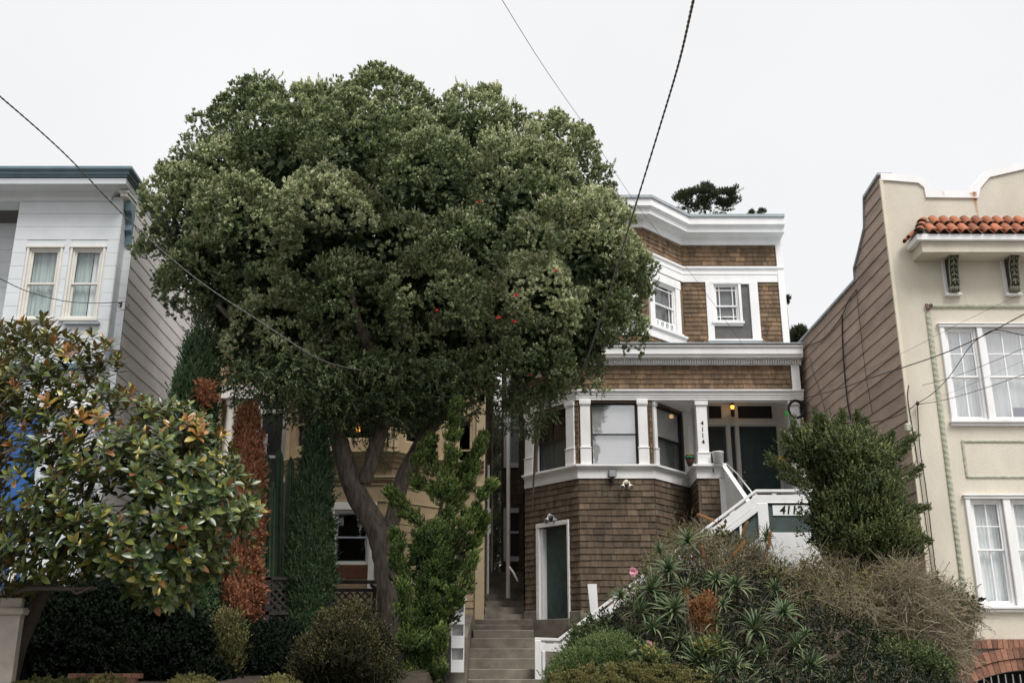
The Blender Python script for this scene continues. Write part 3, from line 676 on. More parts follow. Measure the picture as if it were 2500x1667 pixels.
# porch columns, pier cap, right post
def column(x0, x1, zc0, name='porch_column'):
    f = front(YF); q = MB(); z1 = zb0
    q.box(f, x0, x1, -.24, .0, zc0+.28, z1-.14); q.box(f, x0-.03, x1+.03, -.27, .03, zc0, zc0+.26); q.box(f, x0-.045, x1+.045, -.285, .045, zc0+.26, zc0+.285)
    q.box(f, x0-.02, x1+.02, -.26, .02, z1-.14, z1-.12); q.box(f, x0-.03, x1+.03, -.27, .03, z1-.12, z1-.01)
    return q.build(name, 'white', H, bevel=.006)
zp = z_s0+.325
c1_ = column(4.47, 4.73, zp); c2_ = column(6.74, 6.98, 5.05)
f = front(YF)
for i, ch in enumerate('4114'):
    text(ch, f, 4.60, zz(1033+i*15.2, YF), .145, .003, c1_)
for i, ch in enumerate('411'):
    text(ch, f, 6.86, zz(1033+i*14.5, YF), .145, .003, c2_)
MB().box(f, 4.40, 5.10, -.7, .14, zp-.075, zp).build('pier_cap', 'white', H, bevel=.01)
MB().box(f, 4.93, 5.06, -.03, .04, 3.2, z_s0).build('corner_board', 'white', H)
MB().box(f, 4.78, 4.80, .04, .07, z_s0+.12, z_s0+.22).build('hook', 'black', H)

# ================================================================ FRONT STAIRCASE OF THE SHINGLE HOUSE
S = empty('front_staircase', (3, 19.4, 1.2), 'white painted wooden staircase with boarded railings climbing to the porch', 'staircase')
RY = 19.2; fr_ = front(RY)
xa, za = .47, zz(1555, RY); xb, zb_ = xx(1365,1555,RY), zz(1557, RY); xc, zc2 = xx(1845,1195,RY), zz(1195, RY); xd = 6.3
slope = (zc2-zb_)/(xc-xb)
def rail_board(mb, off0, off1, d0, d1, x0=xb, x1=xc):
    g = lambda x: zb_+(x-xb)*slope
    mb.prism(fr_, [(x0, g(x0)+off0), (x1, g(x1)+off0), (x1, g(x1)+off1), (x0, g(x0)+off1)], d0, d1)
b = MB()
b.prism(fr_, [(xa-.06,za-.05),(xb,zb_-.05),(xc,zc2-.05),(xd,zc2-.05),(xd,zc2),(xc-.01,zc2),(xb-.02,zb_),(xa-.06,za)], -.10, .05)
b.build('handrail', 'white', S, bevel=.005)
b = MB()
b.prism(fr_, [(xa,za-.24),(xb+.04,zb_-.24),(xc+.05,zc2-.26),(xd,zc2-.26),(xd,zc2-.10),(xc,zc2-.10),(xb,zb_-.10),(xa,za-.10)], -.03, .03)
b.build('upper_board', 'white', S, bevel=.004)
b = MB()
for i in range(9):
    x = xb+.12+i*(xc-xb-.2)/8; g_ = zb_+(x-xb)*slope; b.prism(fr_, [(x,g_-.11),(x+.10,g_-.11+.1*slope),(x+.10,g_-.04+.1*slope),(x,g_-.04)], -.02, .025)
for x in (xa+.05, xb-.1, xc+.3, xc+.9, xc+1.4): 
    zr_ = za if x < xb else zc2; b.box(fr_, x, x+.08, -.02, .025, zr_-.11, zr_-.045)
b.build('spacer_blocks', 'white', S)
b = MB(); rail_board(b, -.42, -.30, -.02, .045, xb+.02, xc+.02); b.build('middle_board', 'white', S, bevel=.004)
b = MB(); rail_board(b, -1.05, -.90, -.02, .05, xb+.2, xc+.02); b.build('stringer', 'white', S, bevel=.004)
b = MB(); rail_board(b, -.90, -.42, -.012, .012, xb+.4, xc-.62); b.build('side_board', 'white', S)
b = MB(); b.box(fr_, xa-.06, xa+.06, -.06, .06, .6, za-.05); b.box(fr_, xa+.075, xa+.13, -.05, .05, .6, za-.24); b.build('newel_post', 'white', S, bevel=.008)
# landing panel
zp0, zp1 = zz(1332, RY)-.6, zc2-.26
b = MB(); b.box(fr_, xc, xc+.20, -.05, .04, zp0, zp1); b.box(fr_, xc+.20, xd, -.05, .04, zz(1226,RY), zp1); b.box(fr_, xc+.20, xd, -.05, .04, zp0, zz(1300,RY)); b.build('landing_frame', 'white', S, bevel=.006)
b = MB(); b.box(fr_, xc+.20, xd, -.05, .0, zz(1300,RY), zz(1226,RY)); b.build('landing_panel', 'panelgreen', S)
b = MB(); g_ = lambda x: zb_+(x-xb)*slope; b.prism(fr_, [(xc-.62,zp0),(xc,zp0),(xc,g_(xc)-.30),(xc-.62,g_(xc-.62)-.30)], -.045, -.014); b.build('side_panel', 'panelgreen', S)
b = MB(); b.box(fr_, xc-.36, xc-.32, -.04, .03, zp0, zp1-.4); b.build('side_post', 'white', S)
b = MB(); b.cube(xc-.05, xd, RY+.06, 21.4, 3.60, 3.75); b.build('landing_floor', 'greyboard', S)
b = MB()
for i in range(14):
    x = xb+.1+i*(xc-xb)/14; z = za-.92+(i+1)*.19; b.cube(x, x+.30, RY+.06, 20.5, z-.04, z); b.cube(x+.0, x+.02, RY+.06, 20.5, z-.19, z-.045)
b.build('lower_steps', 'white', S)
b = MB()
for i in range(7):
    y = 21.4+i*.37; z = 3.75+(i+1)*.186; b.cube(5.10, 6.7, y, y+.40, z-.04, z); b.cube(5.10, 6.7, y, y+.02, z-.19, z-.045)
b.build('upper_steps', 'white', S)
fy = Fr((5.06, 24.0), (5.06, 21.2)); b = MB()           # railing of the upper flight, falling towards the street
def uprail(o0, o1, d0, d1):
    b.prism(fy, [(0, zp+o0), (2.75, zp-1.45+o0), (2.75, zp-1.45+o1), (0, zp+o1)], d0, d1)
uprail(-.06, .0, -.05, .06); uprail(-.22, -.10, -.02, .03); b.build('upper_handrail', 'white', S, bevel=.005)
b = MB(); uprail(-1.2, -.24, -.015, .012); b.build('upper_side_board', 'white', S)
fy = Fr((6.75, 24.0), (6.75, 21.0)); b = MB(); uprail(-.06, .0, -.05, .05); uprail(-.22, -.14, -.02, .03); uprail(-.8,-.7,-.02,.03)
for k in range(6): b.box(fy, .1+k*.5, .16+k*.5, -.02, .02, zp-.9-.53*(.1+k*.5), zp-.1-.53*(.1+k*.5))
b.build('right_handrail', 'white', S)
b = MB(); b.tube([(5.12, 24.0, zp+.03), (5.14, 23.0, zp-.40), (5.16, 21.6, zp-1.12)], .018, 8); b.build('grab_bar', 'steel', S, smooth=True)
xp, zp_ = at(1450, 1475, 20.5)
f21 = front(20.5); MB().prism(f21, [(xp-.03,2.0),(xp+.10,2.0),(xp+.06,zz(1425,20.5)),(xp-.12,zz(1425,20.5))], -.05, .05).build('inner_post', 'white', S)
sg = MB().box(fr_, xc+.29, xc+1.02, .0, .018, zz(1258,RY), zz(1233,RY)).build('house_number_sign', 'blind')
tag(sg, 'white number board reading 4112 on the green staircase panel', 'sign')
text('4112', fr_, xc+.63, zz(1245.5,RY), .215, .020, sg, name='digits', shear=.18)

# lamps, camera, wires' coil and small things on the shingle house
def twin_flood(c, ax, name, label, m='steel'):
    e = empty(name, c, label, 'light'); c = Vector(c); MB().lathe(c, [(.055,0),(.055,.05),(.03,.07)], 12, axis=ax).build('base', m, e)
    for sx_ in (-1, 1):
        h = c+Vector((sx_*.085, -.10, -.10)); d = Vector((sx_*.25, -.7, -.55))
        MB().tube([c+Vector(ax)*.05, c+Vector((sx_*.06,-.08,.0)), h], .018, 6).build('arm', m, e)
        MB().lathe(h-d.normalized()*.04, [(.02,0),(.035,.02),(.062,.10),(.066,.13),(.05,.12)], 14, axis=d).build('lamp_head', m, e, smooth=True)
        MB().lathe(h+d.normalized()*.075, [(.052,0),(.03,.012)], 12, axis=d).build('lens', 'lens', e)
    return e
n = fa.n
pfl = fa.p(kA(.50), .03, zz(1258, 24.7)); twin_flood(pfl, (n[0], n[1], 0), 'twin_floodlight', 'silver twin floodlight above the green basement door', 'steel')
cx, cz = at(1495, 1157, YF-.05)
e = empty('square_floodlight', (cx, YF-.05, cz), 'square grey solar floodlight on the white sill band', 'light')
MB().box(f, cx-.09, cx+.09, .08, .13, cz-.08, cz+.10).build('housing', 'black', e, bevel=.01); MB().box(f, cx-.078, cx+.078, .13, .136, cz-.068, cz+.088).build('lens', 'lens', e)
MB().prism(f, [(cx-.03,cz-.08),(cx+.03,cz-.08),(cx+.02,cz-.17),(cx-.01,cz-.20)], .03, .10).build('bracket', 'black', e)
cx, cz = at(1529, 1176, YF-.1); twin_flood((cx, YF-.04, cz), (0,-1,0), 'security_light', 'cream twin headed security light below the wide bay window', 'cream')
# porch lantern
cx, cz = at(1788, 995, 25.8); e = empty('porch_lantern', (cx, 25.8, cz), 'lit amber porch lantern beside the entrance door', 'lamp')
MB().lathe((cx,25.8,cz), [(.035,-.04),(.055,.05),(.05,.055)], 8).build('glass_globe', 'amber', e, smooth=True)
MB().lathe((cx,25.8,cz), [(.075,.055),(.07,.08),(.02,.13)], 8).lathe((cx,25.8,cz), [(.02,-.25),(.05,-.20),(.055,-.05),(.03,-.045)], 8).build('lantern_cage', 'black', e)
MB().tube([(cx,25.8,cz+.12),(cx,25.9,cz+.14),(cx,26.0,cz+.05)], .012, 6).build('bracket', 'black', e)
pl = bpy.data.lights.new('lantern_light', 'POINT'); pl.energy = .5; pl.color = (1,.6,.25); pl.shadow_soft_size = .06
po = bpy.data.objects.new('lantern_light', pl); COL.objects.link(po); po.parent = e; po.location = (0,-.12,0)
# bucket, hat, basket, tape on the pier
bx, bz = at(1753, 1130, 23.9); q = MB().lathe((bx,23.85,zp), [(.12,0),(.135,.24),(.142,.245),(.142,.27),(.13,.27),(.12,.03)], 18).build('bucket', 'bucket', smooth=True); tag(q, 'white plastic bucket standing on the porch pier', 'bucket')
hx = 4.30; e = empty('flower_pot', (4.28, 24.25, z_s0+.33), 'small pot in a striped green and yellow cap on the bay sill', 'pot')
MB().lathe((4.30,24.25,z_s0+.33), [(.06,0),(.10,.16),(.09,.19)], 12).build('pot', 'rust', e, smooth=True); MB().lathe((4.30,24.25,z_s0+.52), [(.13,0),(.12,.04),(.10,.05)], 12).build('green_band', 'felt', e); MB().lathe((4.30,24.25,z_s0+.572), [(.10,0),(.11,.02),(.06,.05)], 12).build('yellow_cap', 'basket', e)
bx, bz = at(1915, 1128, 23.8); q = MB().lathe((bx+.02,23.9,bz-.15), [(.07,0),(.16,.10),(.18,.2),(.12,.3),(.1,.26)], 14).build('hanging_basket', 'basket', smooth=True); tag(q, 'mustard hanging basket beside the right porch post', 'basket')
tx, tz = at(1921, 1010, 24.0); q = MB().box(f, tx-.05, tx+.01, .03, .05, tz-.06, tz+.07).build('green_marker', 'tag'); tag(q, 'bright green tape marker beside the cable coil', 'marker')
cx, cz = at(1944, 998, 23.8); b = MB()
for k in range(9):
    r_ = .185+random.uniform(-.018,.018); ox, oz = random.uniform(-.012,.012), random.uniform(-.012,.012)
    b.tube([(cx+ox+r_*math.cos(t), 23.84-.02*k*.3+random.uniform(-.004,.004), cz+oz+r_*1.15*math.sin(t)) for t in [2*math.pi*i/26 for i in range(27)]], .011, 5)
tag(b.build('cable_coil', 'black', smooth=True), 'thick coil of black cable hanging on the right porch post', 'cable')

# ================================================================ CREAM STUCCO HOUSE (right)
CH = empty('stucco_house', (9.5, 18, 0), 'cream stucco house with curved parapet, tiled canopy and brown sided flank', 'house')
YR, XW = 18.0, 7.22; fr = front(YR)
def r(x, y): return at(x, y, YR)
top = [r(2147,427), r(2169,427.5), r(2246,434), r(2270,453), r(2273,469), r(2373,470), r(2377,453), r(2404,421), r(2500,399)]
cx_ = 10.75                                            # parapet is symmetric about this line
tp = [(XW, top[0][1])]+[(p[0], p[1]) for p in top[1:]]+[(cx_, top[-1][1]+.13)]
mir = [(2*cx_-p[0], p[1]) for p in reversed(tp[:-1])]; tp = tp+mir; XE = tp[-1][0]
ztop0 = zz(500, YR)
wu = (r(2318,900)[0], 14.0, zz(1030, YR), zz(792, YR)); 
U0, U1, UM0, UM1 = r(2316,900)[0], 0, r(2396,900)[0], r(2409,900)[0]
uh1 = (U0, UM0, zz(1026,YR), zz(800,YR)); uh2 = (UM1, UM1+1.45, uh1[2], uh1[3])
L0, LM0, LM1 = r(2383,1350)[0], r(2464,1350)[0], r(2482,1350)[0]
lh1 = (L0, LM0, zz(1478,YR), zz(1218,YR)); lh2 = (LM1, LM1+(LM0-L0), lh1[2], lh1[3])
zbk = zz(1561, YR)
b = MB(); plain_wall(b, fr, XW, XE, zbk, ztop0, [uh1, uh2, lh1, lh2], .15)
# parapet (front face as polygons) with thickness
pp = [(x, z-.0) for x, z in tp]
for i in range(len(pp)-1):
    (x0, z0), (x1, z1) = pp[i], pp[i+1]
    if x1-x0 < 1e-4: continue
    b.add([(x0,YR,ztop0),(x1,YR,ztop0),(x1,YR,z1),(x0,YR,z0),(x0,YR+.25,ztop0),(x1,YR+.25,ztop0),(x1,YR+.25,z1),(x0,YR+.25,z0)], [(0,1,2,3),(7,6,5,4)])
b.build('facade', 'stucco', CH)
b = MB()                                              # white coping following the parapet
off = .13
for i in range(len(pp)-1):
    (x0, z0), (x1, z1) = pp[i], pp[i+1]
    def dn(j):
        a_, c_, e_ = pp[max(j-1,0)], pp[j], pp[min(j+1,len(pp)-1)]
        t1 = Vector((c_[0]-a_[0], c_[1]-a_[1])); t2 = Vector((e_[0]-c_[0], e_[1]-c_[1]))
        n1 = Vector((t1.y,-t1.x)).normalized() if t1.length > 1e-6 else None; n2 = Vector((t2.y,-t2.x)).normalized() if t2.length > 1e-6 else None
        n1 = n1 or n2; n2 = n2 or n1; m_ = (n1+n2); m_ = m_*(2/max(m_.length_squared, 1.2)); return (c_[0]+m_.x*off, c_[1]+m_.y*off)
    q0, q1 = dn(i), dn(i+1)
    b.hexa([(q0[0],YR-.035,q0[1]),(q1[0],YR-.035,q1[1]),(q1[0],YR+.27,q1[1]),(q0[0],YR+.27,q0[1]),(x0,YR-.035,z0+.02),(x1,YR-.035,z1+.02),(x1,YR+.27,z1+.02),(x0,YR+.27,z0+.02)])
b.build('parapet_coping', 'white', CH)
# flank wall of lap siding with curved parapet return
prof_ = [atX(2112,485,XW), atX(2113,560,XW), atX(2100,615,XW), atX(2088,660,XW), atX(2090,687,XW)]
PR = [(18.0, tp[0][1])]+[(y, z) for y, z in prof_]+[(30.0, prof_[-1][1]-.03)]
def yback(z):
    best = 18.0
    for (y0, z0), (y1, z1) in zip(PR, PR[1:]):
        lo, hi = min(z0, z1), max(z0, z1)
        if z <= lo: best = max(best, max(y0, y1))
        elif z < hi: best = max(best, y0+(y1-y0)*(z-z0)/(z1-z0))
    return best
fl = Fr((XW, 30.0), (XW, 18.0))                        # outward normal points left (-X)
b = MB(); z = zbk-1.4
while z < PR[0][1]-.02:
    zt = min(z+.262, PR[0][1]); b.cur = random.random(); y0, y1 = yback(z+.001), yback(zt-.001)
    wb_ = random.uniform(-.004,.004)
    b.add([(XW-.020, y0, z+wb_),(XW-.020, 18.0, z),(XW-.002, 18.0, zt),(XW-.002, y1, zt),(XW+.02, y0, z+wb_),(XW+.02, 18.0, z)], [(0,1,2,3),(4,5,1,0)])
    z = zt
b.build('side_siding', 'siding', CH)
poly = [(18.01, 0.0)]+[(y, z) for y, z in PR]+[(30.0, 0)]
b = MB(); n_ = len(poly); b.add([(XW, y, z) for y, z in poly]+[(XW+.22, y, z) for y, z in poly], [tuple(range(n_)), tuple(range(2*n_-1,n_-1,-1))]+[(i, n_+i, n_+(i+1)%n_, (i+1)%n_) for i in range(n_)])
b.build('side_wall', 'siding', CH)
b = MB()
for (y0, z0), (y1, z1) in zip(PR, PR[1:]):
    b.hexa([(XW-.05,y0,z0-.005),(XW+.24,y0,z0-.005),(XW+.24,y1,z1-.005),(XW-.05,y1,z1-.005),(XW-.05,y0,z0+.05),(XW+.24,y0,z0+.05),(XW+.24,y1,z1+.05),(XW-.05,y1,z1+.05)])
b.build('side_flashing', 'trimgrey', CH)
MB().cube(XW+.22, XE, 18.3, 30, 8.9, 9.1).cube(XE-.2, XE, 18.0, 30, 0, 9.2).cube(XW+.22, XE-.2, 29.8, 30, 0, 9.1).build('roof', 'trimgrey', CH)
MB().box(fr, XW-.03, XW+.03, -.02, .028, zbk, tp[0][1]-.1).build('corner_strip', 'stuccolight', CH)
# canopy with tiles
YCn = 17.48; xl = .4333*YCn; zf1, zf0 = zz(572,YCn), zz(587,YCn); zl0 = zz(606,YCn)
b = MB(); b.cube(xl-.02, 2*cx_-xl+.02, YCn-.02, YR, zf0, zf1); b.build('canopy_fascia', 'white', CH, bevel=.01)
MB().cube(xl+.08, 2*cx_-xl-.08, YCn+.06, YR, zl0-.05, zf0-.002).build('canopy_soffit', 'stucco', CH)
rise = zz(538,17.95)-zf1; b = MB(); b.add([(xl,YCn,zf1+.002),(2*cx_-xl,YCn,zf1+.002),(2*cx_-xl-.3,YR-.02,zf1+rise),(xl+.3,YR-.02,zf1+rise),(xl,YR-.02,zf1+.002),(2*cx_-xl,YR-.02,zf1+.002)], [(0,1,2,3),(0,3,4),(1,5,2)])
b.build('canopy_bed', 'mortar', CH)
pitch_ = math.atan2(rise+.02, YR-YCn)
def tilepiece(b, P, D, rad, ln, up):                  # half-round barrel tile, thick
    D = Vector(D).normalized(); up = Vector(up); S = D.cross(up).normalized(); up = S.cross(D); P = Vector(P); n = 8; V = []
    for t_, rr in ((0, rad), (1, rad*.86)):
        for k in range(n+1):
            an = math.pi*k/n
            for q in (rr, rr-.013): V.append(P+D*ln*t_+S*math.cos(an)*q+up*math.sin(an)*q*.85)
    m_ = 2*(n+1); F = []
    for k in range(n): F += [(2*k, 2*k+2, m_+2*k+2, m_+2*k), (2*k+1, m_+2*k+1, m_+2*k+3, 2*k+3), (2*k, 2*k+1, 2*k+3, 2*k+2)]
    b.cur = min(max(random.gauss(.5,.25),0),1); b.add(V, F)
sp = .205; nn = int((2*cx_-2*xl-.3)/sp); D = (0, math.cos(pitch_), math.sin(pitch_)); b = MB()
for i in range(nn):
    x = xl+.30+i*sp+random.uniform(-.008,.008)
    for j in range(2):
        if j == 1 and (i < 1 or i > nn-2): continue
        y = YCn-.05+j*.27; z = zf1+.015+j*.27*math.tan(pitch_)+random.uniform(-.004,.004)+j*.012
        tilepiece(b, (x, y, z), D, .095, .31, (0,0,1))
        b.cur = random.random()*.5                      # pan tile between
        b.add([(x+.06,y+.03,z-.0),(x+.145,y+.03,z-.0),(x+.145,y+.29,z+.27*math.tan(pitch_)),(x+.06,y+.29,z+.27*math.tan(pitch_))], [(0,1,2,3)])
b.build('roof_tiles', 'tile', CH, smooth=False)
b = MB()
for s_, x in ((1, xl-.01), (-1, 2*cx_-xl+.01)):
    for j in range(3):
        tilepiece(b, (x+s_*.02+s_*j*.125, YCn-.05+j*.20, zf1+.035+j*rise*.36), (s_*.5, .8, .55), .092, .27, (0,0,1))
    for j in range(2): tilepiece(b, (x-s_*.07, YCn+.18+j*.20, zf1-.0), (s_*1,0,.9), .08, .22, (0,0,1))
b.build('hip_tiles', 'tile', CH)
# scroll corbels
def corbel(xc):
    e = empty('corbel', (xc, YR, zz(722,YR)), None, None); e.parent = CH; e.location = Vector((xc, YR, zz(722,YR)))-CH.location
    z0, z1 = zz(722,YR), zz(612,YR)-.02; wd = .26; H_ = z1-z0
    q = MB(); q.box(fr, xc-wd/2-.01, xc+wd/2+.01, .0, .035, z0, z1-.08); q.box(fr, xc-wd/2-.02, xc+wd/2+.02, .0, .10, z0-.02, z0+.025); q.box(fr, xc-wd/2-.035, xc+wd/2+.035, .0, .40, z1-.035, z1); q.box(fr, xc-wd/2-.015, xc+wd/2+.015, 0, .36, z1-.07, z1-.035)
    q.build('back_plate', 'white', e, bevel=.006)
    pr_ = [(0.035,z0+.03)]; n = 22
    for i in range(n+1):
        t = i/n; z = z0+.06+(H_-.14)*t; d = .12+.26*(t**1.6)+.035*math.sin(t*2*math.pi+.5) if t > .12 else .12
        pr_.append((d, z))
    pr_.append((.035, z1-.08)); q = MB(); m_ = len(pr_)
    P = [fr.p(xc-.075,d,z) for d,z in pr_]+[fr.p(xc+.075,d,z) for d,z in pr_]
    q.add(P, [tuple(range(m_)), tuple(range(2*m_-1,m_-1,-1))]+[(i,m_+i,m_+(i+1)%m_,(i+1)%m_) for i in range(m_)]); q.build('scroll_body', 'corbeldark', e)
    q = MB()                                           # side volutes, acanthus leaf, bottom roll
    for sx_ in (-1,1):
        px_ = xc+sx_*.082; q.tube([fr.p(px_, d+.005, z) for d, z in pr_[2:-1]], .014, 6)
        for i in range(3, n-1, 3):
            d, z = pr_[i]; q.tube([fr.p(xc+sx_*.01, d+.008, z+.04), fr.p(xc+sx_*.035, d+.03, z+.01), fr.p(xc+sx_*.058, d+.012, z-.03)], [.010,.017,.006], 5)
        cc = fr.p(px_, .17, z1-.2); q.tube([ (cc[0], cc[1]+.055*math.cos(t)*(1-t/9), cc[2]+.055*math.sin(t)*(1-t/9)) for t in [k*.6 for k in range(13)]], .011, 5)
    q.tube([fr.p(xc, d+.012, z) for d, z in pr_[4:-1]], [.012+.008*math.sin(i*1.2) for i in range(len(pr_[4:-1]))], 6)
    q.build('acanthus', 'corbel', e, smooth=True)
    q = MB()
    for k in range(5): q.lathe((xc-.080+k*.038-.014, YR-.125, z0+.085), [(.03,0),(.058,.006),(.06,.014),(.058,.022),(.03,.028)], 12, axis=(1,0,0))
    q.build('scroll_roll', 'corbel', e, smooth=True); return e
for x_ in (2316.5, 2462): corbel(xx(x_, 660, YR))
m, n_, l_, b_ = nodes('rust_stain'); b_.inputs['Base Color'].default_value = (.55,.25,.06,1); b_.inputs['Roughness'].default_value = .9
at__ = n_.new('ShaderNodeAttribute'); at__.attribute_name = 'v'; no_ = n_.new('ShaderNodeTexNoise'); no_.inputs['Scale'].default_value = 14; ml_ = n_.new('ShaderNodeMath'); ml_.operation = 'MULTIPLY'; l_.new(at__.outputs['Fac'], ml_.inputs[0]); l_.new(no_.outputs[0], ml_.inputs[1]); l_.new(ml_.outputs[0], b_.inputs['Alpha']); M['ruststain'] = m
q = MB()
for xs_, wq, y0_, y1_, a0_ in ((2381,.055,470,545,1.5),(2377,.10,472,492,1.3),(2304,.03,470,486,.7)):
    xc_ = xx(xs_, 500, YR); nst = 8
    for i in range(nst+1):
        t = i/nst; z_ = zz(y0_,YR)*(1-t)+zz(y1_,YR)*t; q.cur = 0; q.add([(xc_-wq*(1-.5*t)+.02*t, YR-.0395, z_)], []); q.cur = a0_*(1-t)**.8; q.add([(xc_+.02*t, YR-.0395, z_)], []); q.cur = 0; q.add([(xc_+wq*(1-.5*t)+.02*t, YR-.0395, z_)], [])
    o_ = len(q.v)-3*(nst+1); q.f += [(o_+3*i+k, o_+3*i+k+1, o_+3*i+k+4, o_+3*i+k+3) for i in range(nst) for k in (0,1)]
for i, v_ in enumerate(q.v):
    if v_[2] < zz(488, YR): q.v[i] = (v_[0], YR-.0025, v_[2])
q.build('rust_stain', 'ruststain', CH)
# rope mouldings
def rope(par, P0, P1, rad=.045, name='rope_moulding'):
    q = MB(); P0, P1 = Vector(P0), Vector(P1); ln = (P1-P0).length; n = int(ln/.022); D = (P1-P0)/ln; S = Vector((0,0,1)) if abs(D.z) < .5 else Vector((1,0,0)); U = Vector((0,-1,0)); V = []; sd_ = 10
    for i in range(n+1):
        for k in range(sd_):
            an = 2*math.pi*k/sd_; rr = rad*(1+.09*math.sin(an*1+i*.022/.055*2*math.pi*.5)); V.append(P0+D*ln*i/n+(S*math.cos(an)+U*math.sin(an)*.8)*rr)
    F = [(i*sd_+k, i*sd_+(k+1)%sd_, (i+1)*sd_+(k+1)%sd_, (i+1)*sd_+k) for i in range(n) for k in range(sd_)]
    q.add(V, F); return q.build(name, 'ropegreen', par, smooth=False)
rx, rz_ = 7.80, zz(748, YR); rx2 = 2*cx_-rx
rope(CH, (rx+.08, YR-.005, rz_), (rx2-.08, YR-.005, rz_)); rope(CH, (rx, YR-.005, rz_-.12), (rx, YR-.005, zbk+.05), .048); rope(CH, (rx2, YR-.005, rz_-.12), (rx2, YR-.005, zbk+.05), .048)
q = MB()
for c_ in ((rx+.06, rz_+.0), (rx, rz_-.07), (rx-.02, rz_-.0)):
    q.tube([(c_[0]+.035*math.cos(t)*(1-t/10), YR-.04, c_[1]+.035*math.sin(t)*(1-t/10)) for t in [k*.6 for k in range(12)]], .012, 6)
q.build('iron_scroll', 'rust', CH)
pz1_, pz0_, px0 = zz(1077,YR), zz(1164,YR), xx(2355,1120,YR)
rp_ = rope(CH, (px0, YR, pz1_), (2*cx_-px0, YR, pz1_), .028, 'panel_moulding'); rope(CH, (px0, YR, pz0_), (2*cx_-px0, YR, pz0_), .028, 'panel_moulding'); rope(CH, (px0, YR, pz0_), (px0, YR, pz1_), .030, 'panel_moulding')
# windows
def wcase(x0, x1, z0, z1, mullions, name):
    q = MB(); q.box(fr, x0-.085, x0, -.02, .05, z0, z1); q.box(fr, x1, x1+.085, -.02, .05, z0, z1)
    for a_, c_ in mullions: q.box(fr, a_, c_, -.02, .045, z0, z1)
    q.box(fr, x0-.10, x1+.10, -.02, .065, z1, z1+.05); q.box(fr, x0-.12, x1+.12, -.02, .085, z1+.05, z1+.075)
    q.box(fr, x0-.12, x1+.12, -.02, .10, z0-.055, z0); q.box(fr, x0-.10, x1+.10, -.02, .055, z0-.11, z0-.055); return q.build(name, 'white', CH, bevel=.008)
wcase(U0, uh2[1], uh1[2], uh1[3], [(UM0, UM1)], 'window_casing'); wcase(L0, lh2[1], lh1[2], lh1[3], [(LM0, LM1)], 'window_casing')
window(CH, fr, *uh1, glass='skyglass', rail=.47, fw=.045, d=-.05, back='curtain', muntin=((.5,),(.5,),()), label='narrow upper sash window with net curtains')
W2 = window(CH, fr, *uh2, glass='skyglass', rail=.47, fw=.045, d=-.05, back='curtain', muntin=((.25,.5,.75),(.5,),()), label='wide upper window with curtains and a purple cloth')
MB().box(fr, uh2[0]+.42, uh2[0]+.9, -.10, -.092, uh2[2]+.06, uh2[2]+.26).build('purple_cloth', 'purple', W2)
window(CH, fr, *lh1, rail=.52, fw=.05, d=-.05, back='curtain', muntin=((.5,),(.5,),()), label='lower sash window with pale tied curtains')
window(CH, fr, *lh2, rail=.52, fw=.05, d=-.05, back='curtain', muntin=((.5,),(.5,),()))
# brick base with garage arch: soldier course on top, arch rings, door
bk = MB(); zc_a = zbk
ax, arw = xx(2450,1660,YR)+.45, 1.55; zsp = zz(1667,YR)-.35       # arch centre, half span, spring height
zar = zz(1636, YR)
Rr_ = ((arw**2)+(zar-zsp)**2)/(2*(zar-zsp)); zcen = zar-Rr_
def archz(x): 
    q = Rr_**2-(x-ax)**2; return zcen+math.sqrt(q) if q > 0 and abs(x-ax) < arw else 0
mw = MB(); N_ = 90
for i in range(N_):
    x0, x1 = XW+(XE-XW)*i/N_, XW+(XE-XW)*(i+1)/N_
    za_, zb2 = archz(x0), archz(x1); mw.add([(x0,YR-.02,za_),(x1,YR-.02,zb2),(x1,YR-.02,zbk),(x0,YR-.02,zbk),(x0,YR+.3,za_),(x1,YR+.3,zb2)], [(0,1,2,3),(4,5,1,0)])
mw.add([(XW,YR-.02,0),(XW,YR+.01,0),(XW,YR+.01,zbk),(XW,YR-.02,zbk)], [(3,2,1,0)])
mw.build('brick_backing', 'brickmortar', CH)
x = XW+.0
while x < XE-.1:                                       # soldier course
    bk.cur = random.random(); bk.cube(x+.004, x+.086, YR-.065, YR-.018, zbk-.14, zbk+.01); x += .092
row = 0; z = zbk-.23
a_in = math.asin(min(arw/Rr_, .99))
while z > .1:
    x = XW-(.11 if row % 2 else 0)
    while x < XE:
        xa_, xb_ = max(x+.004, XW), min(x+.208, XE); xm = (xa_+xb_)/2
        if xb_-xa_ > .04 and math.hypot(xm-ax, z-zcen) > Rr_+.40 or abs(xm-ax) > arw+.38:
            bk.cur = random.random(); bk.cube(xa_, xb_, YR-.030, YR-.018, z, z+.064)
        x += .216
    z -= .075; row += 1
for ring in range(2):
    rr0 = Rr_+.015+ring*.19; n = int(2*a_in*rr0/.098); 
    for i in range(n):
        t0 = -a_in+2*a_in*(i+.04)/n; t1 = -a_in+2*a_in*(i+.96)/n; rr1 = rr0+.175; dpt = YR-.055-.02*ring; bk.cur = random.random()
        Q = [(ax+math.sin(t)*rr, zcen+math.cos(t)*rr) for t, rr in ((t0,rr0),(t1,rr0),(t1,rr1),(t0,rr1))]
        bk.hexa([(Q[0][0],dpt,Q[0][1]),(Q[1][0],dpt,Q[1][1]),(Q[1][0],YR-.01,Q[1][1]),(Q[0][0],YR-.01,Q[0][1]),(Q[3][0],dpt,Q[3][1]),(Q[2][0],dpt,Q[2][1]),(Q[2][0],YR-.01,Q[2][1]),(Q[3][0],YR-.01,Q[3][1])])
bk.build('brick_face', 'brick', CH)
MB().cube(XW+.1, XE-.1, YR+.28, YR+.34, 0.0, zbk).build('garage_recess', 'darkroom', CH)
q = MB()
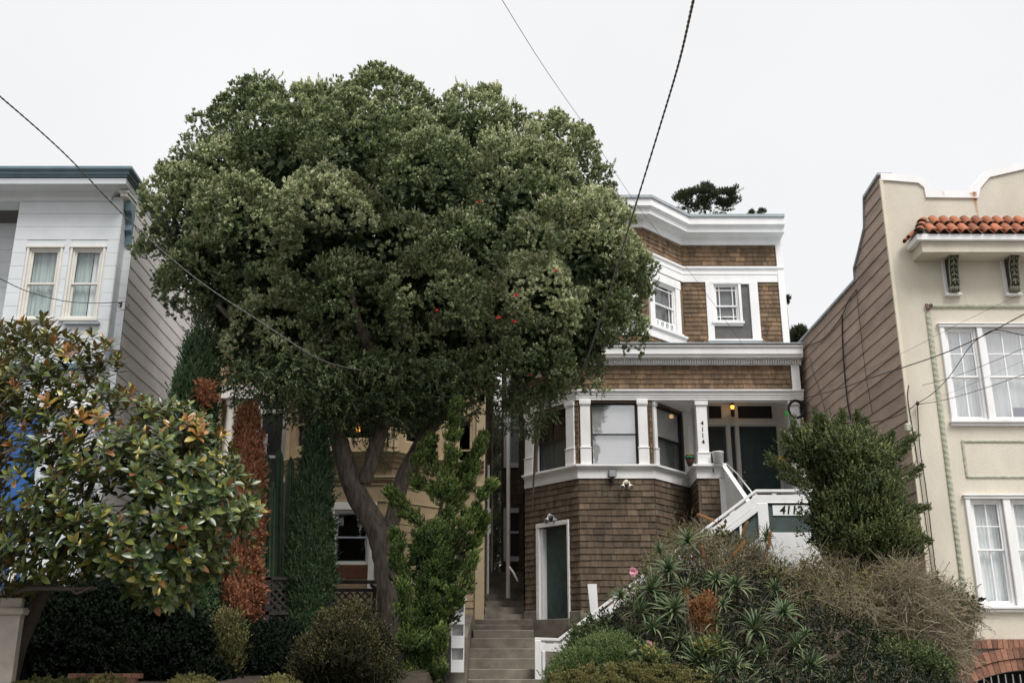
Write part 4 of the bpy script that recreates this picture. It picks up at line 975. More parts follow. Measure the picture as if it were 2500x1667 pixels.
for k in range(24): 
    x = ax-arw+.1+k*.125; q.cube(x, x+.022, YR+.20, YR+.22, .1, min(archz(x)-.03, zar-.06) if archz(x) > 0 else .2)
q.cube(ax-arw+.05, ax+arw-.05, YR+.19, YR+.23, 1.05, 1.12); q.build('garage_gate', 'steel', CH)

# ================================================================ PALE BLUE HOUSE (left)
LH = empty('blue_house', (-10.5, 19, 0), 'pale blue boarded house with dark teal cornice and bay windows', 'house')
YL, YLB = 18.8, 18.5; XLc = -7.6; fL = front(YLB); zL = lambda y: zz(y, YLB)
fLw = front(YL)
sidedir = (-.05, 1.0); side0 = (XLc, YL); side1 = (XLc+sidedir[0]*14, YL+14)
xbl, xbr = xx(48,508,YLB), -7.76
W = lambda x0, x1, y0, y1, ym: (xx(x0,ym,YLB), xx(x1,ym,YLB), zL(y1), zL(y0))
lw1 = W(61, 138, 606, 778, 690); lw2 = W(168, 243, 606, 778, 690)
lw0 = (lw1[0]-1.1, lw1[0]-1.1, 0, 0)
ztw = zL(492)
b = MB(); ll1 = (lw1[0], lw1[1], 3.3, 5.2); ll2 = (lw2[0], lw2[1], 3.3, 5.2)
plain_wall(b, fL, xbl, xbr, 1.2, ztw+.1, [lw1, lw2], .12)
b.add([(xbr,YLB,1.2),(xbr,YL,1.2),(xbr,YL,ztw),(xbr,YLB,ztw)], [(0,1,2,3)]); b.add([(xbl,YLB,1.2),(xbl,YLB+.9,1.2),(xbl,YLB+.9,ztw),(xbl,YLB,ztw)], [(3,2,1,0)])
plain_wall(b, fLw, xbr, XLc, 1.0, ztw+.2); 
fR = front(YLB+.9); plain_wall(b, fR, -15, xbl, .5, zL(500), [], .1)
b.build('front_wall', 'blueside', LH)
b = MB(); bh = .2775
def wide_boards(b, f, s0, s1, z0, z1, holes=()):
    z = z1
    while z > z0:
        zb = max(z-bh, z0); segs = [(s0,s1)]
        for h in holes:
            if min(z,h[3])-max(zb,h[2]) > .3*(z-zb):
                ns = []
                for a_, c_ in segs:
                    if h[1] <= a_ or h[0] >= c_: ns.append((a_,c_)); continue
                    if h[0] > a_: ns.append((a_,h[0]))
                    if h[1] < c_: ns.append((h[1],c_))
                segs = ns
        for a_, c_ in segs: b.box(f, a_, c_, .0, .014, zb+.006, z)
        z = zb
zb_top = zL(511)
big = lambda h: (h[0]-.07, h[1]+.07, h[2]-.1, h[3]+.08)
wide_boards(b, fL, xbl, xbr, 1.5, zL(492), [big(lw1), big(lw2)])
wide_boards(b, fLw, xbr+.005, XLc, 1.5, zL(492)); wide_boards(b, fR, -15, xbl-.02, 1.5, zL(505))
fbr = Fr((xbr, YLB), (xbr, YL)); wide_boards(b, fbr, .0, .3, 1.5, zL(492))
b.build('front_boards', 'blueside', LH)
fS = Fr(side0, side1); 
# side wall
b = MB(); plain_wall(b, Fr(side0, side1), 0, 14, 1.0, 10.40)
b.build('side_wall', 'pinkside', LH)
b = MB(); z = 1.3
while z < 10.2:
    b.cur = random.random(); zt = z+.2775; b.add([fS.p(0,.011,z), fS.p(14,.011,z), fS.p(14,.002,zt), fS.p(0,.002,zt), fS.p(0,-.01,z), fS.p(14,-.01,z)], [(0,1,2,3),(4,5,1,0)]); z = zt
b.build('side_boards', 'pinkside', LH)
for h, bk_, lb in ((lw1,'curtainblue','left upper sash window with dim curtains'), (lw2,'halfcurtain','right upper sash window with pale curtain to one side')):
    window(LH, fL, *h, rail=.5, fm='creamframe', fw=.04, d=-.04, back=bk_, casing=(.045,.035), label=lb)
# small flower ornaments on the sills inside, lower ledge
MB().box(fL, xx(160,790,YLB), xx(246,790,YLB), .0, .10, zL(794), zL(789)).build('sill_ledge', 'trimgrey', LH)
MB().cube(xbr-1.9, xbr+.06, YLB-.18, YLB, zL(905), zL(893)).build('water_table', 'teal', LH)
MB().cube(XLc-.25, XLc+.06, YL-.12, YL, zz(875,YL), zz(858,YL)).build('water_table', 'teal', LH)
# cornice
cl = [(-15.0, YLB), (XLc-.44, YLB), (XLc-.44+sidedir[0]*13, YLB+13)]
z0 = ztw
cq = MB().mold(cl, [(-.4,z0-.01),(.05,z0-.01),(.05,z0+.08),(.10,z0+.12),(.13,z0+.16),(.44,z0+.17),(.44,z0+.29),(.40,z0+.31),(-.4,z0+.31)]).build('cornice', 'creamframe', LH, bevel=.004)
cq.data.materials[0] = M['blueside']
MB().mold(cl, [(-.4,z0+.312),(.46,z0+.312),(.46,z0+.34),(.50,z0+.36),(.50,z0+.41),(.56,z0+.44),(.56,z0+.50),(-.4,z0+.50)]).build('gutter', 'teal', LH, bevel=.004)
MB().add([(-15,YLB+.2,z0+.45),(XLc,YLB+.2,z0+.45),(XLc-.7,33,z0+.45),(-15,33,z0+.45)], [(0,1,2,3)])
b = MB(); b.cube(-15, XLc-.3, YLB+.3, 32, z0+.38, z0+.48); b.build('roof', 'trimgrey', LH)
# corner bracket
q = MB(); q.box(fLw, XLc-.16, XLc-.02, .0, .50, z0+.02, z0+.13); q.box(fLw, XLc-.18, XLc-.0, 0, .52, z0+.09, z0+.15)
q.build('bracket_cap', 'creamframe', LH)
q = MB(); prb = [(0,z0-.85),(.05,z0-.85),(.07,z0-.62),(.14,z0-.55),(.10,z0-.42),(.16,z0-.25),(.26,z0-.18),(.30,z0-.0),(0,z0-.0)]
P = [fLw.p(XLc-.13,d,z) for d,z in prb]+[fLw.p(XLc-.01,d,z) for d,z in prb]; m_ = len(prb)
q.add(P, [tuple(range(m_)), tuple(range(2*m_-1,m_-1,-1))]+[(i,m_+i,m_+(i+1)%m_,(i+1)%m_) for i in range(m_)]); q.build('corner_bracket', 'teal', LH)
# blue entrance under the bay, seen through the magnolia
for k, x in enumerate((10, 66)):
    xq = xx(x, 1150, 18.3); MB().lathe((xq,18.3,1.0), [(.09,0),(.07,.1),(.06,2.9),(.09,3.0),(.09,3.1)], 12).build('porch_post', 'white' if k == 0 else 'creamframe', LH, smooth=True)
fp = front(18.44); MB().box(fp, xx(0,1100,18.4)-.5, xx(88,1100,18.4), -.05, .03, 2.2, zz(985,18.4)).build('entrance_door', 'blue', LH)
MB().box(fL, -11.5, xbr+.04, .0, .16, zL(1000), zL(975)).build('porch_band', 'white', LH)
b = MB(); b.cube(-12, -8.1, 17.2, 18.45, 1.0, 2.2); b.build('porch_base', 'creamframe', LH)

# ================================================================ OCHRE HOUSE (behind the tree)
YH = empty('ochre_house', (-4, 25.3, 2.2), 'ochre wooden house with moulded bay, half hidden behind the big tree', 'house')
YY = 25.3; B0, B1, B2, B3, B4 = (-5.70,YY), (-4.38,24.0), (-2.86,24.0), (-1.62,YY), (-.70,YY)
ya_, yb_, yc_ = Fr(B0,B1), Fr(B1,B2), Fr(B2,B3); yd_ = Fr(B3,B4)
z24 = lambda y: zz(y, 24.0); zt = 11.3
low = (xx(815,1310,24.0)+4.38, xx(902,1310,24.0)+4.38, z24(1377), z24(1246)); upw_ = (.24, 1.28, z24(1075), z24(955))
cw = (.38, 1.42, z24(1075), z24(955)); rw = (.22, .62, zz(1178,YY), zz(1020,YY)); rw2 = (.18, .60, zz(1400,YY), zz(1325,YY)); aw = (.4, 1.3, z24(1400), z24(1262))
b = MB()
for f_, hs in ((ya_, [(.38,1.42,upw_[2],upw_[3])]), (yb_, [low, upw_]), (yc_, [cw]), (yd_, [rw, rw2])): plain_wall(b, f_, 0, f_.len, 2.0, zt, hs, .12)
b.build('front_wall', 'yellow', YH)
window(YH, yb_, *low, rail=.5, fm='creamframe', fw=.05, d=-.03, back='dark', sashm='trimgrey', label='tall lower sash window with dark reflecting glass', glass='glass')
WU = window(YH, yb_, *upw_, rail=.5, fm='yellowtrim', fw=.05, d=-.05, back='dark', glass='glassdark'); window(YH, yc_, *cw, rail=.5, fm='yellowtrim', fw=.05, d=-.05, back='dark', glass='glassdark')
window(YH, ya_, *upw_, rail=.5, fm='yellowtrim', fw=.05, d=-.05, back='dark', glass='glassdark')
window(YH, yd_, *rw, rail=.5, fm='yellowtrim', fw=.035, d=-.05, back='dark', glass='glassdark'); window(YH, yd_, *rw2, rail=.5, fm='yellowtrim', fw=.035, d=-.05, back='dark', glass='glassdark')
lx, lz = at(872, 1040, 24.05); q = MB()
for i in range(4):
    for j in range(5):
        if random.random() < .85: q.box(front(24.06), lx-.075+i*.04, lx-.075+i*.04+.03, .0, .01, lz-.14+j*.055, lz-.14+j*.055+.045)
q.build('lit_leaded_pane', 'litglass', WU)
path = [B0, B1, B2, B3, B4]
za_, zb3 = z24(1140), z24(1104)
MB().mold(path, [(0,za_),(.04,za_),(.05,za_+.10),(.12,za_+.13),(.12,za_+.18),(.20,za_+.24),(.22,za_+.30),(.26,za_+.32),(.26,zb3),(0,zb3+.03)]).build('bay_cornice', 'yellowtrim', YH, bevel=.004)
zm = z24(1172); MB().mold(path, [(0,zm),(.06,zm),(.06,zm+.04),(.09,zm+.06),(.09,zm+.10),(0,zm+.12)]).build('bay_moulding', 'yellowtrim', YH)
zx = z24(950); MB().mold(path, [(0,zx),(.05,zx),(.05,zx+.2),(.14,zx+.26),(.14,zx+.34),(.24,zx+.42),(.24,zx+.52),(0,zx+.55)]).build('upper_cornice', 'yellowtrim', YH)
MB().mold(path, [(0,zt-.25),(.06,zt-.25),(.06,zt-.1),(.35,zt),(.4,zt+.2),(0,zt+.25)]).build('cornice', 'yellowtrim', YH)
b = MB()                                               # raised panel frames and pilasters
for f_ in (ya_, yb_, yc_):
    s0, s1, p0, p1 = .10, f_.len-.10, z24(1240), z24(1180)
    for bx in ((s0,s1,p1-.03,p1),(s0,s1,p0+.16,p0+.19),(s0,s0+.03,p0+.19,p1-.03),(s1-.03,s1,p0+.19,p1-.03)): b.box(f_, bx[0], bx[1], 0, .025, bx[2], bx[3])
    b.build('panel_moulding', 'yellowtrim', YH); b = MB()
    for s_ in (.0, f_.len-.12): MB().box(f_, s_+.002, s_+.118, 0, .05, zb3+.03, zx).build('pilaster', 'yellowtrim', YH)
b = MB(); z = 2.8
while z < z24(1245): 
    for f_, s0, s1 in ((yb_, low[1]+.12, yb_.len), (yc_, 0, yc_.len), (yd_, 0, yd_.len-.22), (yb_, 0, low[0]-.12)):
        if f_ is yd_ and 3.1 < z < 4.1: continue
        b.add([f_.p(s0,.016,z), f_.p(s1,.016,z), f_.p(s1,.003,z+.17), f_.p(s0,.003,z+.17), f_.p(s0,0,z), f_.p(s1,0,z)], [(0,1,2,3),(4,5,1,0)])
    z += .17
b.build('siding_boards', 'yellow', YH)
b = MB(); b.box(yb_, low[0]-.11, low[0], 0, .05, low[2]-.35, low[3]+.02); b.box(yb_, low[1], low[1]+.13, 0, .05, low[2]-.6, low[3]+.02); b.box(yb_, low[0]-.13, low[1]+.15, 0, .06, low[3]+.02, low[3]+.2); b.build('window_casing', 'creamframe', YH)
MB().box(yb_, low[0], low[1], 0, .03, z24(1412), low[2]-.02).build('redwood_panel', 'redpanel', YH)
MB().box(yd_, yd_.len-.2, yd_.len+.02, -.1, .05, 2.2, zt-.25).build('corner_board', 'yellowtrim', YH)
b = MB(); plain_wall(b, Fr(B4, (-.70,37)), 0, 11.7, 2.0, zt); b.build('side_wall', 'yellow', YH)
b = MB(); fY = Fr(B4, (-.70,37)); z = 2.8
while z < zt-.1: b.add([fY.p(0,.016,z), fY.p(11.7,.016,z), fY.p(11.7,.003,z+.17), fY.p(0,.003,z+.17), fY.p(0,0,z), fY.p(11.7,0,z)], [(0,1,2,3),(4,5,1,0)]); z += .17
b.build('side_boards', 'yellow', YH)
MB().tube([(-.62,26.5,3.2),(-.62,26.5,6.5)], .035, 8).tube([(-.62,25.45,4.6),(-.55,25.45,4.6),(-.55,25.45,5.2),(-.62,25.45,5.2)], .018, 6).build('grab_rail', 'steel', YH)
# porch at the left: columns, pediment beam, dark door with transom
b = MB(); b.cube(-7.5, -5.70, 26.3, 26.4, 2.0, zt); b.cube(-7.55, -7.45, 25.3, 36, 2.0, zt); b.cube(-7.5, -.75, 36, 36.1, 2, zt); b.build('porch_wall', 'yellow', YH)
b = MB(); b.add([B0+(zt+.1,), B1+(zt+.1,), B2+(zt+.1,), B3+(zt+.1,), B4+(zt+.1,), (-.72,36,zt+.1), (-7.5,36,zt+.1), (-7.5,25.3,zt+.1)], [tuple(range(8))]); b.build('roof', 'trimgrey', YH)
fq = front(26.28); zD0, zD1 = zz(1115,26.28)-.9, zz(1012,26.28)
MB().box(fq, xx(640,1060,26.28), xx(690,1060,26.28), .0, .03, zD0, zD1).build('entrance_door', 'blackframe', YH)
b = MB(); b.box(fq, xx(633,1060,26.28)-.12, xx(640,1060,26.28), 0, .07, zD0, zz(975,26.28)); b.box(fq, xx(690,1060,26.28), xx(690,1060,26.28)+.25, 0, .07, zD0, zz(975,26.28)); b.box(fq, xx(633,1060,26.28)-.12, xx(690,1060,26.28)+.25, 0, .09, zD1, zD1+.12); b.build('door_surround', 'creamframe', YH)
MB().box(fq, xx(640,1060,26.28), xx(690,1060,26.28), 0, .02, zD1+.12, zz(978,26.28)).build('transom_light', 'darkroom', YH)
MB().box(fq, xx(645,1060,26.28), xx(655,1060,26.28), .03, .05, zz(1110,26.28), zz(1060,26.28)).box(fq, xx(650,1100,26.28), xx(685,1100,26.28), .03, .05, zz(1119,26.28), zz(1112,26.28)).build('door_glazing_bar', 'white', YH)
for x_ in (556, 598, 707):
    cx0, zc0 = at(x_, 1085, 25.4); zc1 = zz(985,25.4); q = MB()
    q.lathe((cx0,25.4,zc0-1.2), [(.15,0),(.15,.10),(.11,.14),(.10,1.0),(.095,zc1-zc0+1.1),(.13,zc1-zc0+1.2),(.14,zc1-zc0+1.3)], 16); q.build('porch_column', 'creamframe', YH, smooth=True)
MB().cube(-7.45, -5.72, 25.2, 25.6, zz(985,25.4)+.1, zz(945,25.4)).build('porch_beam', 'creamframe', YH)
MB().cube(-7.45, -6.9, 25.7, 25.75, zz(1120,25.7), zz(1018,25.7)).build('white_panel', 'white', YH)
MB().cube(-7.45, -5.3, 24.9, 26.3, 2.2, zD0).build('porch_floor', 'oldwood', YH)

# ================================================================ ALLEY, CONCRETE STEPS
ST = empty('garden_steps', (-.1, 19.5, 1.2), 'worn grey concrete steps leading up to the alley between the houses', 'steps')
lip = [(1735,18.2),(1708,18.5),(1682,18.8),(1657,19.1),(1632,19.4),(1606,19.7),(1582,20.0),(1557,20.3),(1537,20.6),(1524,20.9),(1511,21.5)]
xl_, xr_ = -.80, 1.12
for i, (py, Y) in enumerate(lip):
    z = zz(py, Y); zp2 = zz(*lip[i-1]) if i else z-.35
    q = MB(); x1 = xr_ if i < 8 else .42
    q.cube(xl_+(.04 if i > 7 else 0), x1, Y, Y+.9, zp2-.1, z); q.build('step', 'concrete', ST, bevel=.012)
q = MB(); q.cube(-.72, .30, 22.5, 30, 2.2, zz(1511,21.5)+.01); tag(q.build('alley_path', 'concrete'), kind='structure')
BS = empty('alley_steps', (-.2, 26, 2.4), 'dark steps climbing at the far end of the alley', 'steps')
zA = zz(1511,21.5)
for i in range(9): MB().cube(-.68, .32, 25.2+i*.55, 36, zA-.1+i*.19, zA+.09+i*.19).build('step', 'concrete', BS)
q = MB(); q.add([(-1.35,18.75,.1),(-.8,18.75,.1),(-.8,21.4,.1),(-1.35,21.4,.1),(-1.35,18.75,2.0),(-.8,18.75,2.0),(-.8,21.4,2.5),(-1.35,21.4,2.5)], [(0,3,2,1),(4,5,6,7),(0,1,5,4),(1,2,6,5),(2,3,7,6),(3,0,4,7)])
tag(q.build('step_wall', 'concrete', bevel=.02), 'stained concrete cheek wall left of the garden steps', 'wall')

# downpipe and pale far house seen at the end of the alley
xq = xx(1241, 1100, 26.5); q = MB().tube([(xq,26.5,3.1),(xq,26.5,9.6)], .055, 10).tube([(xq,26.5,3.9),(xq+.12,26.4,3.75),(xq+.25,26.3,3.5)], .03, 8)
tag(q.build('downpipe', 'white', smooth=True), 'tall pale downpipe running up the dark alley wall', 'pipe')
q = MB(); q.cube(-6, 5, 48, 56, 2, zz(960, 48)); FH = q.build('far_house', 'blueside'); tag(FH, 'pale boarded house glimpsed at the end of the alley', 'house')
b = MB(); z = 3
while z < zz(960,48)-.1: b.box(front(48), -5.9, 4.9, .0, .02, z+.01, z+.2); z += .22
b.build('siding', 'pinkside', FH)
# white planter tower beside the steps
PT = empty('planter_tower', (-.95, 18.4, 1.2), 'white wooden tower of four open letter boxes beside the steps', 'shelf')
px0, px1 = xx(1102,1550,18.3), xx(1133,1550,18.3); fP = front(18.3); zt_, zb_2 = zz(1466,18.3), zz(1640,18.3)
q = MB(); q.box(fP, px0-.0, px0+.012, -.20, .0, zb_2, zt_); q.box(fP, px1-.012, px1, -.20, .0, zb_2, zt_); q.box(fP, px0+.012, px1-.012, -.20, -.185, zb_2, zt_); q.build('carcass', 'white', PT)
MB().box(fP, px0-.03, px1+.03, -.22, .03, zt_, zt_+.06).build('cap_board', 'white', PT, bevel=.006)
for k in range(3):
    zq = zt_-(k+1)*(zt_-zb_2)/3; hh = (zt_-zb_2)/3; q = MB(); q.box(fP, px0+.014, px1-.014, -.18, .012, zq, zq+.018); q.box(fP, px0+.002, px1-.002, .001, .016, zq+.0, zq+hh*.52); q.build('box_front', 'white', PT)

# ================================================================ LEFT YARD: walls, lattice fence, wooden stair
q = MB(); pw = 14.0
g_ = MB(); xw1 = xx(36, 1600, pw)
g_.cube(-9.5, xw1, pw, pw+.12, .1, zz(1500,pw)-.0); g_.build
GP = g_.build('stucco_wall', 'stuccolight'); GP.data.materials[0] = M['wallshade']; tag(GP, 'cream stucco garden wall end at the lower left with moulded coping', 'wall')
MB().mold([(-9.5,pw),(xw1,pw),(xw1,pw+.12)], [(0,zz(1500,pw)),(.05,zz(1500,pw)),(.07,zz(1500,pw)+.05),(.04,zz(1500,pw)+.09),(-.05,zz(1500,pw)+.10)]).cube(-9.5, xw1-.02, pw+.02, pw+.11, zz(1500,pw)+.09, zz(1458,pw)).build('coping', 'wallshade', GP, bevel=.01)
def lattice(par, fr, s0, s1, z0, z1, sp=.13, w_=.035):
    q = MB(); H_ = z1-z0; L_ = s1-s0; n = int((L_+H_)/sp)+1
    for sgn, d in ((1,.0),(-1,.014)):
        for i in range(n):
            a0 = s0-H_+i*sp; pts = []
            lo, hi = max(a0, s0), min(a0+H_, s1)
            if hi-lo < .03: continue
            zA_, zB = (z0+lo-a0, z0+hi-a0) if sgn > 0 else (z1-(lo-a0), z1-(hi-a0))
            q.prism(fr, [(lo,zA_-w_/2*1.4),(hi,zB-w_/2*1.4),(hi,zB+w_/2*1.4),(lo,zA_+w_/2*1.4)] , d, d+.01)
    return q.build('lattice', 'oldwood', par)
F1 = empty('lattice_fence', (-5.6, 18.4, 1.6), 'dark weathered lattice fence in the shade behind the magnolia', 'fence'); f18 = front(18.4)
lattice(F1, f18, -7.4, -3.4, zz(1590,18.4)-.3, zz(1415,18.4), .14); q = MB(); q.box(f18, -7.45, -3.35, -.02, .05, zz(1415,18.4), zz(1415,18.4)+.05); q.box(f18, -7.45, -3.35, -.02, .05, zz(1500,18.4), zz(1500,18.4)+.06); q.build('rail', 'oldwood', F1)
for x in (-7.3,-6.3,-5.3,-4.3,-3.4): MB().box(f18, x-.05, x+.05, -.05, .05, 1.0, zz(1410,18.4)).build('post', 'oldwood', F1)
q = MB(); q.cube(-7.45, -3.2, 18.55, 18.62, 1.2, zz(1440,18.55)); q.build('backing_boards', 'oldwood', F1)
F2 = empty('timber_railing', (-3.2, 20.6, 2.2), 'weathered timber stair railing with lattice panel beside the big trunk', 'railing'); YT = 20.6; f20 = front(YT)
X2 = lambda x, y: xx(x, y, YT)
q = MB(); q.box(f20, X2(775,1420), X2(975,1420), -.04, .05, zz(1424,YT), zz(1416,YT)); q.build('handrail', 'oldwood', F2, bevel=.005)
q = MB(); q.box(f20, X2(800,1437), X2(935,1437), -.02, .03, zz(1444,YT), zz(1436,YT)); q.build('middle_rail', 'oldwood', F2)
lattice(F2, f20, X2(800,1460), X2(905,1460), zz(1485,YT), zz(1443,YT), .15)
for x, y0 in ((971,1417),(936,1417),(914,1440),(805,1440)): MB().box(f20, X2(x,1450)-(.07 if x == 971 else .03), X2(x,1450)+(.07 if x == 971 else .03), -.05, .04, 1.6, zz(y0,YT)).build('post', 'oldwood', F2)
MB().prism(f20, [(X2(905,1425),zz(1432,YT)),(X2(1000,1500),zz(1505,YT)),(X2(1000,1500),zz(1494,YT)),(X2(905,1425),zz(1421,YT))], .05, .10).build('sloping_rail', 'oldwood', F2)
q = MB(); q.cube(X2(985,1490), X2(1100,1490), 21.2, 21.3, 2.0, zz(1430,21.2)); q.build; w3_ = q.build('low_wall', 'yellow'); tag(w3_, 'short ochre boarded wall with white cap behind the twisted juniper', 'wall')
MB().cube(X2(980,1490), X2(1105,1490), 21.15, 21.35, zz(1430,21.2), zz(1422,21.2)).build('cap', 'white', w3_)
# low brick garden kerb and small things at the bottom
q = MB(); b_ = q
xk0, xk1 = xx(165,1650,14.6), xx(320,1650,14.6); zk = zz(1643,14.6)
for row in range(3):
    for i in range(8):
        x = xk0+i*.125-(.06 if row % 2 else 0); b_.cur = random.random(); b_.cube(x, x+.118, 14.6, 14.72, zk-(row+1)*.07+.006, zk-row*.07)
tag(b_.build('brick_edging', 'brick'), 'short run of dark brick edging at the foot of the left garden', 'edging')

# ================================================================ VEGETATION
def tree(name, loc, label, cat='tree', group=None): return empty(name, loc, label, cat, group)
# ---- the big silver-green tree
T = tree('evergreen_tree', (-2.6, 19.6, 2.0), 'huge round evergreen tree with silvery tips and a leaning forked trunk')
outline = ov([(305,455),(355,440),(362,380),(405,345),(412,290),(440,262),(455,236),(520,228),(545,188),(600,182),(650,215),(690,182),(740,175),(800,188),(850,185),(900,168),(960,175),(1000,205),(1050,192),(1110,205),(1150,235),(1210,252),(1270,265),(1320,288),(1345,325),(1400,345),(1425,385),(1422,430),(1455,458),(1478,508),(1480,550),(1512,590),(1518,640),(1498,705),(1460,735),(1450,790),(1430,845),(1385,885),(1310,915),(1250,930),(1215,965),(1190,975),(1150,935),(1110,900),(1060,915),(1000,935),(960,900),(900,900),(850,890),(800,910),(740,930),(690,960),(640,930),(560,935),(500,900),(470,850),(432,790),(397,740),(378,690),(355,665),(330,600),(318,540),(335,500)], 18.4)
def crown(F, poly, Yc, depth, n, Rr, per, slen, llen, lwid, nl, base, tip, fill=.25, dmax=None, seedup=.7, backfrac=.35, wind=(0,0,0)):
    C, q = bulge(poly, Yc, depth, n, inset=Rr*.75, dmax=dmax); RR = RNG.uniform(.55, 1.15, n)*Rr; lowz = C[:,2]
    lobes(F, C, RR, per, slen, llen, lwid, nl, seedup, base, .07, tip, wind=wind)
    m = int(n*backfrac); C2, q2 = bulge(poly, Yc, depth, m, inset=Rr*.75, mode='back', dmax=dmax)
    lobes(F, C2, Rr*1.1, per, slen*1.3, llen*1.8, lwid*1.8, max(nl//2, 3), seedup, base, .07, 0)
    m = int(n*fill*12); C3, q3 = bulge(poly, Yc, depth*.8, m*3, inset=Rr*.6, mode='vol', dmax=dmax)
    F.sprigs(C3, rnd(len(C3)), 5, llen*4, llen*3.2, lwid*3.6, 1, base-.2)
outline = [(x, z-.22*sm(7.5, 9.5, z)) for x, z in outline]
def tufts(F, P, D, n, llen, lwid, val, tipv=0, spread=.75, slen=.05, out=None):
    """a tuft: n leaves fanning out from one shoot tip"""
    k = len(P); idx = np.repeat(np.arange(k), n); Du = unit(D); D = Du[idx]; dr = D+rnd(k*n)*spread; pos = P[idx]+D*slen*RNG.random((k*n,1))
    h = (out if out is not None else Du)[idx]*1.0+np.array([0,0,.35])
    F.leaves(pos, dr, llen*RNG.uniform(.75,1.2,k*n), lwid, (val+tipv)[idx]+RNG.normal(0,.10,k*n), .15, hint=h)
F = Fol(); DMX = 2.9
C, q = bulge(outline, 18.5, 3.2, 1900, inset=.66, dmax=DMX, power=.8); Rl = RNG.uniform(.40, .90, len(C)); keep = []
for i in np.argsort(-Rl):
    if all(np.linalg.norm(C[i]-C[j]) > .82*(Rl[i]+Rl[j]) for j in keep): keep.append(i)
C = C[keep]; Rl = Rl[keep]; NL = len(C); bright = RNG.normal(0, .085, NL); shoots = RNG.random(NL) < .6
C[:,1] -= RNG.uniform(-.25, .45, NL); C[:,2] -= .15*np.clip(18.5-C[:,1], 0, 4)
cnts = ((Rl/.5)**2*25).astype(int); li = np.repeat(np.arange(NL), cnts); d = rnd(len(li)); d[:,2] = np.where(d[:,2] < -.55, -d[:,2], d[:,2]); d[:,1] = np.where((d[:,1] > .5) & (RNG.random(len(d)) < .6), -d[:,1], d[:,1])
C2 = C[li]+d*(Rl[li]*RNG.uniform(.72,1.0,len(li)))[:,None]; R2 = RNG.uniform(.10,.24,len(li)); v2 = .40+bright[li]+RNG.normal(0,.06,len(li))
c3 = ((R2/.16)**2*15).astype(int); ki = np.repeat(np.arange(len(li)), c3); e_ = unit(rnd(len(ki))+d[ki]*.75+np.array([0,0,.35])); P = C2[ki]+e_*(R2[ki]*RNG.uniform(.55,1.0,len(ki)))[:,None]
D = e_*.8+d[ki]*.4+np.array([0,-.05,.65])+rnd(len(ki))*.2
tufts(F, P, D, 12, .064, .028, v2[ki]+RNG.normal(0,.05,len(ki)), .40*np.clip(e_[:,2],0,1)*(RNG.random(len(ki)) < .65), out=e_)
print('crown', NL, len(li), len(ki))
# upright new shoots on the tops of many lobes
sel = np.where(shoots[li] & (d[:,2] > .35) & (d[:,1] < .4) & (RNG.random(len(li)) < .55))[0]; si = np.repeat(sel, 13)
F.sprigs(C2[si]+rnd(len(si))*.13+np.array([0,0,.08]), np.tile([0,-.1,1.], (len(si),1))+d[si]*.4+rnd(len(si))*.3, 13, RNG.uniform(.06,.17,len(si)), .046, .021, .60, .50+bright[li[si]], .08, .36)
A_ = np.array(outline); seg = []
for i in range(len(A_)):
    a_, c_ = A_[i], A_[(i+1)%len(A_)]; L_ = np.linalg.norm(c_-a_); k = max(int(L_/.16), 1)
    for t in range(k): seg.append(a_+(c_-a_)*(t+RNG.random())/k)
seg = np.array(seg); cen = A_.mean(0); inn = unit(cen-seg); ins = seg+inn*RNG.uniform(.22,.62,(len(seg),1))
C4 = np.stack([ins[:,0], 18.4+RNG.uniform(-.7,.7,len(ins)), ins[:,1]], 1); R4 = RNG.uniform(.12,.30,len(C4)); idx = np.repeat(np.arange(len(C4)), 75); d = rnd(len(idx))
P = C4[idx]+d*R4[idx][:,None]*RNG.uniform(.4,1.05,(len(idx),1)); tufts(F, P, d*.7+np.array([0,0,.8]), 12, .06, .022, .36+RNG.normal(0,.05,len(idx)), .15*np.clip(d[:,2],0,1))
up = np.repeat(C4[(C4[:,2] > 8.6)], 2, axis=0)
F.sprigs(up+RNG.normal(0,.10,(len(up),3)), np.tile([0,0,1.], (len(up),1))+rnd(len(up))*.4, 30, RNG.uniform(.14,.34,len(up)), .055, .024, .8, .45, .1, .15)
# back, and inside: leaf tone set near darkest to paint inner shade
Cb, q = bulge(outline, 18.5, 3.0, 170, inset=.60, mode='back', dmax=DMX, power=.85); lobes(F, Cb, .6, 70, .25, .12, .055, 6, .7, .38, .08, .1)
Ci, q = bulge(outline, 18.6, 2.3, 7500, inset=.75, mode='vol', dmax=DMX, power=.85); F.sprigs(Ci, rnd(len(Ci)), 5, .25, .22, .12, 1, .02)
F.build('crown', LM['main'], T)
# ragged hanging sprays under the crown (right side over the alley)
F = Fol(); k = 260  # leaf values lowered in most sprays to paint the shade under the crown
poly_h = ov([(1120,880),(1300,880),(1270,950),(1215,1000),(1175,985),(1120,930)], 19); Ch, q = bulge(poly_h, 19, .9, k, inset=.02, mode='vol'); F.sprigs(Ch, rnd(k)+np.array([0,0,-.8]), 14, .28, .066, .026, .8, .25)
poly_h = ov([(470,830),(1100,830),(1110,930),(1050,960),(980,930),(930,990),(860,940),(790,985),(690,960),(560,945)], 18.5); Ch, q = bulge(poly_h, 18.6, 2.2, 1900, inset=.02, mode='vol'); F.sprigs(Ch, rnd(1900)+np.array([0,0,-.5]), 12, .22, .068, .030, .8, .22)
ph = ov([(690,890),(1110,890),(1095,945),(1020,975),(950,985),(880,1000),(800,985),(730,950)], 19.0); Ch, q = bulge(ph, 19.0, 1.2, 90, inset=.05, mode='vol'); lobes(F, Ch, RNG.uniform(.12,.26,90), 60, .10, .062, .028, 8, .2, .22, .06, .05)
